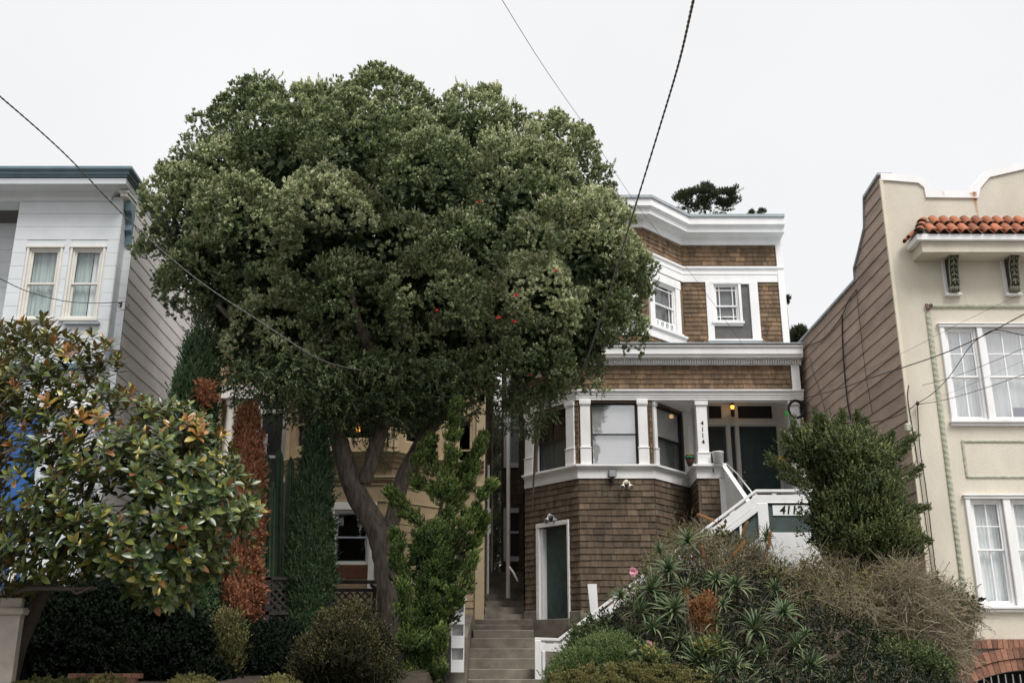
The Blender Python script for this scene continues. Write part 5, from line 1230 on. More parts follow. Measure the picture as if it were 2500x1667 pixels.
poly_h = ov([(830,990),(900,985),(900,1060),(860,1075),(830,1040)], 19.8); Ch, q = bulge(poly_h, 19.8, .3, 70, inset=.02, mode='vol'); F.sprigs(Ch, rnd(70)+np.array([0,0,.3]), 12, .25, .07, .024, .8, .38)
F.build('hanging_sprays', LM['main'], T)
def P3(x, y, Y): a_, c_ = at(x*K, y*K, Y); return (a_, Y, c_)
tr = MB()
def limb(pts, rs, sides=14, jit=.10, n=7):
    p = spline(pts, n); tr.tube(p, lerp_list(rs, n), sides, jit=jit, twist=.02)
limb([P3(905,1570,19.6), P3(902,1460,19.6), P3(893,1340,19.6), P3(872,1230,19.6), P3(822,1140,19.6), P3(797,1075,19.5), P3(778,1010,19.4), P3(752,930,19.2), P3(720,850,18.9), P3(680,760,18.6)], [.34,.27,.24,.235,.225,.20,.17,.15,.12,.08])
limb([P3(835,1110,19.55), P3(858,1040,19.5), P3(885,960,19.4), P3(930,870,19.2), P3(960,760,18.8), P3(980,600,18.4)], [.14,.15,.14,.13,.11,.06])
limb([P3(882,1250,19.65), P3(905,1180,19.8), P3(922,1105,19.9), P3(960,1030,19.9), P3(1010,950,19.8), P3(1080,860,19.5), P3(1160,760,19.2), P3(1250,650,18.8)], [.15,.155,.15,.14,.13,.12,.09,.05])
limb([P3(1215,1350,21.2), P3(1222,1180,21.2), P3(1232,1020,21.0), P3(1250,900,20.4), P3(1290,780,19.6)], [.0,.0,.05,.06,.05], 8)
limb([P3(760,960,19.3), P3(690,890,18.9), P3(600,800,18.4), P3(500,700,18.2)], [.11,.10,.08,.04])
limb([P3(900,950,19.4), P3(870,860,18.8), P3(830,760,17.6), P3(800,640,16.8)], [.11,.10,.07,.04])
tk = tr.build('trunk', 'bark', T, smooth=True)
q = MB()
for (x, y, rr) in ((903,1318,.075),(928,1165,.06),(868,1050,.06)):
    q = MB(); c_ = P3(x, y, 19.38 if y > 1200 else 19.7); q.lathe(c_, [(rr*1.5,-.03),(rr*1.3,.03),(rr*.8,.06),(rr*.35,.03)], 12, axis=(.3,-1,.1)); q.build('knot', 'bark', tk, smooth=True)
# small bottlebrush flowers in the crown
FL = [(1145,730),(1180,740),(1218,862),(1278,622),(1005,715),(1385,885),(447,545),(1100,465),(1185,680)]
q = MB()
for (x, y) in FL:
    Y_ = 15.4 if x < 1300 and y < 800 else 17.3
    if (x, y) == (1385,885): Y_ = 18.2
    if (x,y) == (447,545): Y_ = 17.0
    c_ = Vector(P3(x, y, Y_))
    for _ in range(9):
        d = Vector(np.random.default_rng(_+int(x)).normal(size=3)); d.z = abs(d.z); d.normalize(); e_ = c_+d*.038; s_ = d.orthogonal()*.009; q.add([c_-s_, c_+s_, e_+s_, e_-s_], [(0,1,2,3)])
q.build('red_flowers', 'redfl', T)
F = Fol(); c_ = np.array([P3(1383,890,18.25)]*14)+RNG.normal(0,.06,(14,3)); F.sprigs(c_, rnd(14)+np.array([-.3,0,.3]), 10, .16, .06, .02, .8, .5); F.sprigs(np.array([P3(1360,868,18.25)]*8)+RNG.normal(0,.08,(8,3)), rnd(8)*.3+np.array([.8,0,-.4]), 10, .25, .06, .02, .8, .5); F.build('flowering_sprig', LM['main'], T)

# ---- conifers
def fringe(F, poly, Y, dy, step, slen, llen, lwid, base, inn_):
    A_ = np.array(poly); cen = A_.mean(0); P = []; D = []
    for i in range(len(A_)):
        a_, c_ = A_[i], A_[(i+1)%len(A_)]; e_ = c_-a_; L_ = np.linalg.norm(e_); nrm_ = np.array([e_[1], -e_[0]])/max(L_,1e-6)
        if nrm_@((a_+c_)/2-cen) < 0: nrm_ = -nrm_
        for t in range(max(int(L_/step*2.5),1)):
            q_ = a_+e_*RNG.random()-nrm_*RNG.uniform(.05,inn_); P.append((q_[0], Y+RNG.uniform(-dy,dy), q_[1])); D.append((nrm_[0]*.7, -.1, nrm_[1]*.5+.9))
    P = np.array(P); D = np.array(D)+rnd(len(P))*.4; F.sprigs(P, D, 12, slen*RNG.uniform(.8,2.0,len(P)), llen, lwid, .6, base+RNG.normal(0,.1,len(P)), .1, .2)
def conifer(name, pts, Y, depth, label, lm, ns, cat, slen=.16, llen=.05, lwid=.022, base=.5, nl=10, R_=.12, per=22, dens=1.0, group=None, core=True):
    poly = ov(pts, Y); zs = [p[1] for p in poly]; xm = sum(p[0] for p in poly)/len(poly); t = tree(name, (xm, Y, gz(xm, Y)), label, cat, group); F = Fol()
    C, q = bulge(poly, Y, depth, ns, inset=R_*.9+slen*.4); lobes(F, C, R_*RNG.uniform(.5,1.25,ns), per, slen, llen, lwid, nl, 1.3, base, .17, .22, splay=.55, squash=1.9)
    C, q = bulge(poly, Y, depth, ns//2, inset=R_*.9+slen*.4, mode='back'); lobes(F, C, R_*1.2, per//2, slen*1.3, llen*1.6, lwid*1.8, nl//2, 1.0, base, .1, .1)
    if core: fringe(F, poly, Y, depth*.4, .16, slen, llen, lwid, base, .25); C, q = bulge(poly, Y, depth*.7, ns*3, inset=R_+slen*.4, mode='vol'); F.sprigs(C, rnd(len(C))+np.array([0,0,.6]), 5, .2, llen*2.6, lwid*3, .8, base-.25)
    F.build('foliage', lm, t); q = MB(); zt_ = max(zs); q.tube([(xm,Y,gz(xm,Y)-.1),(xm+.02,Y,(zt_+gz(xm,Y))/2),(xm,Y,zt_-.5)], [.08,.05,.01], 8); q.build('trunk', 'darkbark', t); return t
conifer('cypress', [(466,728),(482,760),(498,830),(505,930),(500,1010),(505,1200),(505,1400),(500,1600),(375,1600),(370,1300),(375,1000),(388,900),(405,870),(425,800),(446,750)], 17.6, .55, 'broad green cypress rising beside the pale blue house', LM['cypress'], 520, 'tree', R_=.14)
conifer('cypress', [(728,885),(740,925),(752,990),(762,1090),(768,1200),(772,1330),(765,1450),(745,1568),(655,1568),(652,1450),(656,1330),(666,1200),(682,1100),(698,1020),(710,950)], 18.6, .45, 'slim green cypress between the cacti and the leaning trunk', LM['cypress'], 560, 'tree', R_=.13)
conifer('dead_cypress', [(575,915),(594,955),(602,1040),(606,1180),(604,1300),(604,1400),(596,1450),(560,1450),(510,1430),(488,1350),(492,1250),(508,1160),(526,1080),(538,1000),(553,945)], 18.0, .36, 'rusty brown dead cypress column left of the cacti', LM['rust'], 460, 'tree', R_=.11, slen=.12)
conifer('dead_cypress', [(470,872),(484,890),(482,930),(470,950),(462,920)], 17.1, .12, 'small rust coloured dead tip in front of the broad cypress', LM['rust'], 26, 'tree', R_=.035, per=12, slen=.04, llen=.035, lwid=.015)
conifer('withered_shrub', [(500,1400),(560,1440),(575,1500),(560,1568),(490,1568),(480,1480)], 17.2, .35, 'withered brown shrub below the rusty cypress', LM['dry'], 90, 'shrub', R_=.1, base=.25)
# ---- twisted juniper: sweeping arms
J = tree('twisted_juniper', (-1.9, 17.8, 1.6), 'bright green twisted juniper with sweeping upturned arms beside the steps'); F = Fol(); tr = MB()
arms = [([(970,1568),(980,1400),(998,1280),(1010,1180),(1030,1080),(1040,990),(1050,918)], .42, .06),
 ([(1000,1210),(1050,1150),(1085,1080),(1108,1012)], .20, .04), ([(1010,1280),(1060,1230),(1090,1170),(1130,1110)], .22, .04), ([(1010,1340),(1060,1290),(1100,1230),(1112,1190)], .22, .04),
 ([(1000,1230),(950,1190),(920,1160),(898,1132)], .16, .04), ([(1005,1120),(960,1110),(960,1060),(982,1016)], .16, .04), ([(1015,1140),(1060,1090),(1085,1050),(1110,1000)],.15,.04),
 ([(980,1380),(935,1330),(915,1280),(905,1220)], .26, .08), ([(1000,1420),(1050,1380),(1070,1330),(1085,1280)], .22, .06), ([(985,1480),(935,1440),(925,1400),(930,1350)], .26, .10),
 ([(975,1500),(1005,1470),(1020,1420),(1035,1370)], .16, .05), ([(985,1560),(940,1530),(930,1490),(925,1470)], .30, .12), ([(975,1568),(1000,1550),(1008,1500),(1012,1450)], .14, .05),([(1000,1080),(985,1040),(990,1010)],.14,.04),([(1010,1200),(1030,1250),(1075,1180)],.28,.1)]
for pts, rw_, r2_ in arms:
    Yo = 17.8+random.uniform(-.25,.25); sp_ = spline([P3(x, y, 17.8 if i == 0 else Yo-.1*i) for i, (x, y) in enumerate(pts)], 8); A_ = np.array([tuple(p) for p in sp_]); L_ = len(A_)
    tr.tube(sp_, [.045*(1-i/L_)+.008 for i in range(L_)], 6)
    t = np.linspace(0, 1, max(int(np.linalg.norm(np.diff(A_, axis=0), axis=1).sum()/.030), 8)); t = np.clip(t+RNG.normal(0,.02,len(t)), 0, 1); k = len(t); idx = np.clip((t*(L_-1)).astype(int), 0, L_-2); Pm = A_[idx]; Dm = unit(A_[idx+1]-A_[idx])
    wd = (rw_*.9*(1-t)+r2_*.9*t)[:,None]; keepm = (np.sin(t*17+rw_*50) > -.75) | (t > .85); cc = (Pm+rnd(k)*wd*RNG.uniform(.1,1.1,(k,1)))[keepm]; dd = Dm[keepm]; nk = len(cc)
    ix = np.repeat(np.arange(nk), 26); e_ = rnd(len(ix)); Rk = RNG.uniform(.04,.10,nk)*(1.25-.6*t[keepm]); vb = RNG.normal(.48,.14,nk)
    F.sprigs(cc[ix]+e_*Rk[ix][:,None], dd[ix]*.8+e_*.6+np.array([.12,0,.35]), 11, RNG.uniform(.05,.13,len(ix)), .036, .020, .55, vb[ix], .1, .3, hint=e_*.8+np.array([0,0,.5]))
jp = ov([(935,1600),(935,1480),(950,1420),(960,1330),(935,1260),(960,1220),(1010,1200),(1040,1220),(1050,1290),(1025,1380),(1000,1450),(1000,1600)], 17.9)
C, q = bulge(jp, 17.9, .55, 90, inset=.12); C = C[:46]; lobes(F, C, RNG.uniform(.08,.2,46), 60, .10, .038, .020, 10, .8, .40, .14, .25, splay=.6, wind=(.35,0,0)); C, q = bulge(jp, 17.9, .4, 900, inset=.12, mode='vol'); F.sprigs(C, rnd(900), 5, .15, .12, .06, .9, .25)
J_ = F.build('foliage', LM['juniper'], J); tr.build('trunk', 'darkbark', J)
# ---- shrubs built the same way
def shrub(name, pts, Y, depth, label, lm, n, R_, per, slen, llen, lwid, nl, base=.5, tip=.1, cat='shrub', kind=None, fill=.3, upw=.7, twigs=0, splay=.9, group=None, top=True, vl=.08):
    poly = ov(pts, Y); xm = sum(p[0] for p in poly)/len(poly); t = tree(name, (xm, Y, gz(xm,Y)), label, cat, group); F = Fol()
    C, q = bulge(poly, Y, depth, n, inset=R_*.8+slen*.3); lobes(F, C, R_*RNG.uniform(.5,1.2,n), per, slen, llen, lwid, nl, upw, base, vl, tip, splay=splay)
    fringe(F, poly, Y, depth*.4, .16, slen, llen, lwid, base, R_*1.2) if slen > .05 else None; C, q = bulge(poly, Y, depth, n//3, inset=R_*.8, mode='back'); lobes(F, C, R_*1.1, per//2, slen*1.2, llen*1.7, lwid*1.8, max(nl//2,3), upw, base, vl, 0)
    if fill: C, q = bulge(poly, Y, depth*.75, int(n*fill*30), inset=R_*.7, mode='vol'); F.sprigs(C, rnd(len(C)), 5, llen*3.4, llen*2.6, lwid*3, .9, base-.25)
    F.build('foliage', lm, t)
    if twigs:
        tw = Twig(); C, q = bulge(poly, Y, depth, twigs, inset=.02, mode='vol'); base_ = np.stack([xm+(C[:,0]-xm)*.45, np.full(len(C), Y), C[:,2]-RNG.uniform(.3,1.2,len(C))], 1)
        tw.add(base_, (base_+C)/2+rnd(len(C))*.15, C, .006); tw.build('stems', 'twigbark', t)
    return t
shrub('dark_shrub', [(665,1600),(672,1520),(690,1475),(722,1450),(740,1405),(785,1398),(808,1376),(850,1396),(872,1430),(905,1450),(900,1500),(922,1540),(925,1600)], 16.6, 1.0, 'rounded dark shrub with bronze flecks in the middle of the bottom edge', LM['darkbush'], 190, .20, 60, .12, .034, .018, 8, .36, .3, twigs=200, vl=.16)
shrub('green_bush', [(1800,1010),(1830,985),(1870,985),(1900,965),(1960,985),(1985,972),(2010,1020),(2040,1040),(2098,1008),(2085,1060),(2062,1100),(2085,1160),(2105,1210),(2118,1260),(2105,1330),(2000,1345),(1905,1320),(1872,1270),(1848,1210),(1852,1150),(1856,1105),(1825,1080),(1800,1050)], 17.2, .9, 'dense dark green bush in front of the brown sided wall', LM['green'], 125, .22, 62, .17, .042, .024, 9, .42, .35, twigs=260, vl=.17, fill=.4)
GB = None
# arching sprays of the green bush toward the porch
F = Fol(); tgt = [((1860,1120),(1770,1045)),((1850,1090),(1768,1062)),((1850,1060),(1800,1000)),((1880,1040),(1828,988)),((1900,1010),(1890,965)),((1960,1010),(1985,970)),((2050,1060),(2100,1003)),((2060,1040),(2085,1012)),((2000,1040),(2025,1010)),((1840,1060),(1820,965)),((1880,1020),(1872,950)),((1930,1010),(1935,950)),((1975,1010),(1970,952)),((2080,1100),(2112,1075)),((2080,1180),(2125,1165)),((2090,1230),(2128,1240)),((1860,1120),(1800,1095)),((2030,1060),(2050,1000))]
for a_, c_ in tgt:
    A_ = np.array(P3(*a_,16.9)); B_ = np.array(P3(*c_,16.9)); k = 110; t = RNG.random((k,1)); F.sprigs(A_+(B_-A_)*t+RNG.normal(0,.05,(k,3))*(1.15-t), np.tile(B_-A_, (k,1))+rnd(k)*.5*np.linalg.norm(B_-A_), 8, .10, .045, .018, .7, .5)
F.build('outer_sprays', LM['green'], bpy.data.objects['green_bush'])
# dry brush on the bank
def dryshrub(pts, Y, depth, label, nt, nl_, base, tl=.5, leaf=LM['dry'], nstem='twigbark', lsz=.030):
    poly = ov(pts, Y); xm = sum(p[0] for p in poly)/len(poly); t = tree('dry_shrub', (xm, Y, gz(xm,Y)), label, 'shrub'); tw = Twig()
    kc = nt//38; Cc, q = bulge(poly, Y, depth, kc, inset=.12); Cc[:,1] += RNG.uniform(0, depth*.5, kc); ci = RNG.integers(0, kc, nt); C = Cc[ci]+rnd(nt)*RNG.uniform(.05,.34,(nt,1))
    D = (C-Cc[ci])*3.0+rnd(nt)*np.array([.7,.5,.6])+np.array([0,-.1,.30]); D = unit(D)*RNG.uniform(.3,1.1,(nt,1))*tl
    tw.add(C-D, C+rnd(nt)*.10, C+D*.3+rnd(nt)*.08, RNG.uniform(.0025,.0065,nt)); 
    C, q = bulge(poly, Y, depth*.8, nt//3, inset=.06, mode='vol'); B_ = np.stack([xm+(C[:,0]-xm)*.6, np.full(len(C), Y+.1), C[:,2]-RNG.uniform(.4,1.0,len(C))], 1)
    tw.add(B_, (B_+C)/2+rnd(len(C))*.2, C, .007); tw.build('twigs', nstem, t)
    F = Fol(); ci = RNG.integers(0, kc, nl_); C = Cc[ci]+rnd(nl_)*RNG.uniform(.12,.36,(nl_,1)); base = base+RNG.normal(0,.13,kc)[ci]
    F.sprigs(C, rnd(nl_)+np.array([0,0,.3]), 9, .16, lsz, lsz*.5, .9, base+RNG.normal(0,.15,nl_), .15)
    C, q = bulge(poly, Y, depth*.55, nl_//3, inset=.15, mode='vol'); F.sprigs(C, rnd(len(C)), 5, .2, .10, .06, .9, .15)  # inner leaves toned darker to paint shade inside the brush
    F.build('foliage', leaf, t); return t
dryshrub([(1430,1330),(1470,1275),(1530,1235),(1570,1195),(1640,1200),(1700,1215),(1760,1245),(1800,1290),(1830,1350),(1820,1450),(1700,1500),(1520,1480),(1440,1400)], 17.8, .8, 'airy olive shrub in front of the white staircase', 2200, 2100, .42)
dryshrub([(1760,1290),(1830,1270),(1920,1260),(2010,1270),(2060,1300),(2080,1400),(2090,1500),(2080,1600),(1820,1600),(1780,1500),(1740,1380)], 16.9, 1.0, 'wide dry brown brush below the dark green bush', 3200, 2800, .5)
dryshrub([(1990,1290),(2060,1270),(2130,1300),(2165,1330),(2185,1380),(2200,1440),(2215,1568),(2000,1600),(1980,1450)], 16.6, .8, 'tangle of bare grey twigs against the cream house corner', 3600, 700, .55, .6)
dryshrub([(2110,1390),(2160,1360),(2220,1350),(2262,1375),(2252,1430),(2225,1465),(2160,1470),(2120,1440)], 16.9, .35, 'wispy shrub spray hanging before the cream wall', 700, 330, .25, .35, leaf=LM['green'])
shrub('low_green_shrub', [(1880,1600),(1900,1530),(1960,1490),(2040,1470),(2110,1480),(2180,1530),(2200,1600)], 15.9, .6, 'low mixed green shrub at the foot of the dry brush', LM['green'], 110, .2, 60, .14, .04, .022, 8, .35, .2, twigs=150)
shrub('rose_bush', [(1300,1480),(1330,1440),(1400,1420),(1450,1440),(1500,1490),(1480,1540),(1400,1520),(1330,1510)], 17.6, .35, 'sparse rose bush around the lower staircase railing', LM['rosel'], 60, .14, 22, .12, .045, .028, 5, .4, .2, twigs=160, fill=.1)
shrub('dead_heath', [(1565,1370),(1580,1355),(1590,1385),(1612,1368),(1630,1366),(1645,1390),(1632,1420),(1652,1450),(1640,1490),(1618,1468),(1605,1490),(1598,1440),(1580,1430),(1588,1405)], 15.4, .14, 'rust brown dead plant among the aloes', LM['dryg'], 40, .07, 24, .09, .028, .013, 8, .55, .15, 'plant', twigs=120, fill=.05)
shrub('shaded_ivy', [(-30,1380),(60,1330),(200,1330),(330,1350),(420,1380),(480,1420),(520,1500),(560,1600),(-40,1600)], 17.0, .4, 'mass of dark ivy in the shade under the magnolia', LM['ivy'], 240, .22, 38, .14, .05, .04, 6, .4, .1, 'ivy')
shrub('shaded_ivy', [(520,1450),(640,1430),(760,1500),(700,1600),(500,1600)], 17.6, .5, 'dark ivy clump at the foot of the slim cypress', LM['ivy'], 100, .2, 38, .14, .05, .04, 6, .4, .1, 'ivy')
GC = shrub('ground_cover', [(1238,1610),(1250,1560),(1290,1500),(1340,1470),(1400,1452),(1450,1465),(1490,1500),(1530,1560),(1560,1610)], 16.2, 1.0, 'bright green creeping juniper carpet at the foot of the stair rail', LM['cover'], 260, .15, 60, .12, .030, .014, 9, .45, .2, 'ground cover', upw=1.0)
# clipped hedges poking into the frame along the bottom
for (cx0, w_, top_, Y_, lb, lm, bs) in ((120,150,1556,14.2,'flat dark clipped hedge right of the cream garden wall','hedge',.1),(440,70,1550,14.2,'domed olive clipped hedge, left of the two domes','hedge',.6),(640,62,1553,14.2,'domed olive clipped hedge under the slim cypress','hedge',.6),(1450,220,1520,14.6,'straw coloured clipped hedge mound below the pink rose','hedge',.55)):
    shrub('clipped_hedge', [(cx0-w_,1640),(cx0-w_*.85,top_+30),(cx0-w_*.5,top_+8),(cx0,top_),(cx0+w_*.5,top_+8),(cx0+w_*.85,top_+30),(cx0+w_,1640)], Y_, .45, lb, LM[lm], 170, .05, 60, .03, .022, .012, 5, bs, .1, 'hedge', fill=.3)
shrub('yellow_flower_bed', [(205,1610),(210,1568),(235,1552),(262,1558),(285,1575),(290,1610)], 14.0, .2, 'little clump of yellow rosettes on the brick edging', LM['hedge'], 26, .05, 20, .04, .035, .02, 5, .9, .1, 'plant', fill=.05)
F = Fol(); n_ = 9000; X_ = RNG.uniform(1.3, 6.3, n_); Y_ = RNG.uniform(13.5, 18.3, n_); Z_ = np.array([gz(x, y) for x, y in zip(X_, Y_)])
F.sprigs(np.stack([X_, Y_, Z_-.03], 1), rnd(n_)*.7+np.array([0,-.3,.8]), 7, RNG.uniform(.05,.22,n_)*(1+.8*np.sin(X_*7+Y_*3)*np.sin(Y_*9-X_*4)), .060, .028, 1.0, RNG.normal(.30,.20,n_), .15, .1)
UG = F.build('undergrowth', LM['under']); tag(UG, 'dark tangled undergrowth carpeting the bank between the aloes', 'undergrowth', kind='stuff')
tw = Twig(); n_ = 1900; X_ = RNG.uniform(1.8, 6.2, n_); Y_ = 18-4*RNG.random(n_)**1.6; Z_ = np.array([gz(x, y) for x, y in zip(X_, Y_)]); A_ = np.stack([X_, Y_, Z_], 1); D_ = unit(rnd(n_)+np.array([0,-.3,.8])); tw.add(A_, A_+D_*.18+rnd(n_)*.05, A_+D_*RNG.uniform(.2,.42,(n_,1))+np.array([0,0,-.08]), .004)
TL = tw.build('dry_stalks', 'twigbark'); tag(TL, 'dry stalks standing in the undergrowth of the bank', 'dry stalks', kind='stuff')
# ---- aloes on the bank
def aloe_mesh(seed, n=34, ln=.40):
    rg = random.Random(seed); V = []; Fc = []; Cc = []
    for i in range(n):
        az = i*2.399+rg.uniform(-.2,.2); t0 = i/n; el_ = R(78-72*t0+rg.uniform(-8,8)); L_ = ln*(.62+.5*t0)*rg.uniform(.85,1.15); w0 = .027*rg.uniform(.85,1.15); m_ = 8
        sag = rg.uniform(.3,2.0)*(t0+.12); p = Vector((0,0,t0*-.06)); d_el = el_; tw = rg.uniform(-.3,.3); base = len(V); tone = .15+.45*t0*rg.random()+(.3 if rg.random() < .12 else 0)
        for j in range(m_+1):
            t = j/m_; h = Vector((math.cos(az), math.sin(az), 0)); dr = h*math.cos(d_el)+Vector((0,0,math.sin(d_el))); sd_ = Vector((-math.sin(az), math.cos(az), 0))
            up_ = sd_.cross(dr)*-1; wd = w0*(1-t)**.75*(1-.15*math.cos(t*3)); 
            if j == m_: wd = .001
            th = .010*(1-t)+.001
            for q_ in (p-sd_*wd+up_*th*.9, p-up_*th, p+sd_*wd+up_*th*.9, p+up_*th*.15): V.append(q_)
            Cc += [min(tone+(.35 if t > .85 else 0)*rg.random(), 1)]*4
            p = p+dr*(L_/m_); d_el -= sag/m_*(1+t)*1.1
        for j in range(m_):
            a_ = base+4*j
            for k in range(4): Fc.append((a_+k, a_+(k+1)%4, a_+4+(k+1)%4, a_+4+k))
    me = bpy.data.meshes.new('rosette'); me.from_pydata([tuple(v) for v in V], [], Fc); at_ = me.attributes.new('v','FLOAT','POINT'); at_.data.foreach_set('value', Cc)
    me.materials.append(LM['aloe']); me.shade_smooth(); return me
meshes = [aloe_mesh(s_, 22+(s_*7)%19, .34+.03*(s_%4)) for s_ in range(9)]; 
AL = [(1580,1240,16.9,.85,0,'aloe rosette highest on the bank, below the stair rail'),(1625,1395-60,16.7,.72,0,'aloe rosette under the highest one, beside an orange spike'),
(1535,1305,16.3,.75,0,'aloe rosette left of the orange spike, second row down'),(1495,1350,16.1,.9,0,'aloe rosette just right of the upper pink rose'),(1690,1345,16.1,.85,0,'aloe rosette right of the rust brown plant, upper one'),
(1645,1345-15,16.4,.6,0,'small aloe rosette above the rust brown plant'),(1760,1235,17.4,.8,1,'upright spiky aloe standing against the white landing'),(1470,1405,15.9,.8,0,'aloe rosette between the two pink roses, nearer the railing'),
(1545,1400,15.6,.9,0,'aloe rosette directly left of the rust brown plant'),(1640,1430,15.4,.75,0,'aloe rosette touching the right side of the rust brown plant'),(1735,1440,15.3,1.05,0,'largest aloe rosette with long pale curved leaves'),
(1800,1405,15.7,.7,0,'aloe rosette at the upper right of the largest one'),(1605,1520,14.9,.9,0,'aloe rosette low on the bank, right of the lower pink rose'),(1690,1530,14.8,.85,0,'aloe rosette at the bottom, below the largest one'),
(1860,1530,14.9,.85,0,'rightmost aloe at the bottom by the green shrub'),(1780,1560,14.7,.8,0,'aloe at the bottom edge, second from the right'),(1560,1470,15.3,.6,0,'small aloe rosette above the lower left one'),(1425,1370,16.6,.6,0,'small aloe beside the railing, left of the upper pink rose'),(1850,1455,15.4,.5,0,'small aloe in the shadow of the dry brush'),
(1575,1355,16.0,.7,0,'aloe rosette above the rust brown plant, left side'),(1500,1440,15.3,.65,0,'aloe rosette just above the lower pink rose'),(1650,1480,15.0,.7,0,'aloe rosette directly under the rust brown plant'),
(1745,1500,14.9,.7,0,'aloe rosette hanging below the largest one'),(1830,1480,15.1,.7,0,'aloe rosette left of the low green shrub, upper one'),(1640,1560,14.6,.75,0,'aloe at the bottom edge, leftmost'),
(1720,1575,14.55,.7,0,'aloe at the bottom edge, third from the right'),(1900,1575,14.6,.7,0,'aloe at the bottom edge under the green shrub'),(1660,1385,15.9,.55,0,'small aloe hugging the upper right of the rust plant'),
(1780,1350,16.3,.55,0,'small aloe at the border of the dry brush'),(1450,1455,16.0,.6,0,'aloe rosette above the creeping juniper carpet'),(1515,1265,16.8,.5,0,'small aloe left of the highest one')]
for i, (x, y, Y, s_, upr, lb) in enumerate(AL):
    ob = bpy.data.objects.new('aloe', meshes[i%9]); COL.objects.link(ob); ob.location = P3(x, y, Y); ob.scale = (s_*1.2,)*3 if not upr else (.55,.55,1.25)
    ob.rotation_euler = (R(30+random.uniform(-8,12)) if not upr else 0, R(random.uniform(-12,12)), random.uniform(0,6.28)) if False else (R(random.uniform(8,55)) if not upr else R(4), R(random.uniform(-30,30)), R(random.uniform(-40,40)))
    tag(ob, lb, 'aloe', 'aloes on the bank')
# orange dried aloe flower spikes
for (x0,y0,x1,y1,Y,lb) in ((1625,1405-100,1612,1250,16.4,'orange dried flower spike beside the second aloe'),(1700,1255,1718,1190+5,16.9,'short orange dried flower spike under the white landing'),(1665,1195+15,1600,1180,17.3,'drooping pink orange spike above the highest aloe'),(1758,1290,1770,1215,16.8,'slim orange dried spike right of the landing post'),(1660,1300,1712,1240,16.5,'leaning orange dried spike over the small aloe')):
    if False: pass
    A_, B_ = Vector(P3(x0,y0,Y)), Vector(P3(x1,y1,Y-.1)); mid = (A_+B_)/2+Vector((random.uniform(-.02,.02),0,.015)); p = spline([A_, mid, B_], 8)
    q = MB(); q.tube(p, [(.007 if i < len(p)*.4 else .024) if i < len(p)-2 else .009 for i in range(len(p))], 7, jit=.35); sp_ = q.build('flower_spike', LM['dryg']); tag(sp_, lb, 'flower spike', 'dried aloe flower spikes')
# pink roses
def rose(x, y, Y, lb):
    e = tree('pink_rose', P3(x,y,Y), lb, 'flower'); c_ = Vector(P3(x,y,Y)); q = MB()
    for i in range(16):
        az = i*2.4; rr = .012+.0028*i; el_ = R(75-4.6*i); d = Vector((math.cos(az)*math.cos(el_), -math.sin(el_), math.sin(az)*math.cos(el_))); s_ = d.cross(Vector((.3,.9,.2))).normalized()*(.018+.0016*i); tp = c_+d*(.03+.003*i)
        q.cur = random.random(); q.add([c_, c_+d*.02+s_, tp+s_*.7, tp-s_*.7, c_+d*.02-s_], [(0,1,2),(0,2,3),(0,3,4)])
    q.build('petals', 'rose', e); MB().tube([c_, c_+Vector((.02,.05,-.25)), c_+Vector((.0,.1,-.6))], .005, 5).build('stem', 'twigbark', e)
    F = Fol(); F.sprigs(np.array([tuple(c_+Vector((.01,.06,-.1-.08*i))) for i in range(5)]), rnd(5), 6, .1, .05, .03, .9, .5); F.build('leaves', LM['rosel'], e); return e
rose(1455,1312,15.8,'open pink rose at the top beside the brown wall'); rose(1491,1481,14.9,'ruffled pink rose lower on the bank above the hedge')
shrub('rose_foliage', [(1470,1500),(1500,1490),(1530,1510),(1525,1560),(1480,1560)], 14.7, .2, 'loose yellow green rose leaves under the lower rose', LM['rosel'], 24, .1, 14, .1, .045, .03, 5, .6, .2, 'plant', twigs=30, fill=.05)
shrub('rose_foliage', [(1600,1480),(1640,1470),(1670,1500),(1640,1530),(1600,1520)], 15.0, .2, 'rose leaves between the rust plant and the bottom aloes', LM['rosel'], 22, .1, 14, .1, .045, .03, 5, .6, .2, 'plant', twigs=30, fill=.05)
# ---- columnar cacti
CG = [(613,1040,19.0,.085,'tall ribbed cactus column, leftmost beside the rusty cypress'),(642,1030,19.1,.085,'tallest ribbed cactus column in the middle of the clump'),(626,1110,18.9,.075,'shorter ribbed cactus column between the two tall ones'),(668,1048,19.0,.075,'slender cactus column right against the slim cypress'),(602,1200,18.8,.07,'low cactus column at the front of the clump')]
for x, y, Y, rad, lb in CG:
    tp = P3(x, y, Y); bs = P3(x-(8 if x < 650 else 14), 1540, Y); q = MB(); sd_ = 16; n = 30; V = []
    for i in range(n+1):
        t = i/n; c_ = Vector(bs).lerp(Vector(tp), t); rr = rad*(1 if t < .95 else max(.15, 1-((t-.95)/.05)**2))
        for k in range(sd_): an = 2*math.pi*k/sd_; q_ = rr*(1 if k % 2 else .72)*(1+.03*math.sin(i*1.9+x)); V.append(c_+Vector((math.cos(an)*q_, math.sin(an)*q_, 0)))
    q.add(V, [(i*sd_+k, i*sd_+(k+1)%sd_, (i+1)*sd_+(k+1)%sd_, (i+1)*sd_+k) for i in range(n) for k in range(sd_)]+[tuple(n*sd_+k for k in range(sd_))])
    tag(q.build('cactus', 'cactus'), lb, 'cactus', 'columnar cacti')
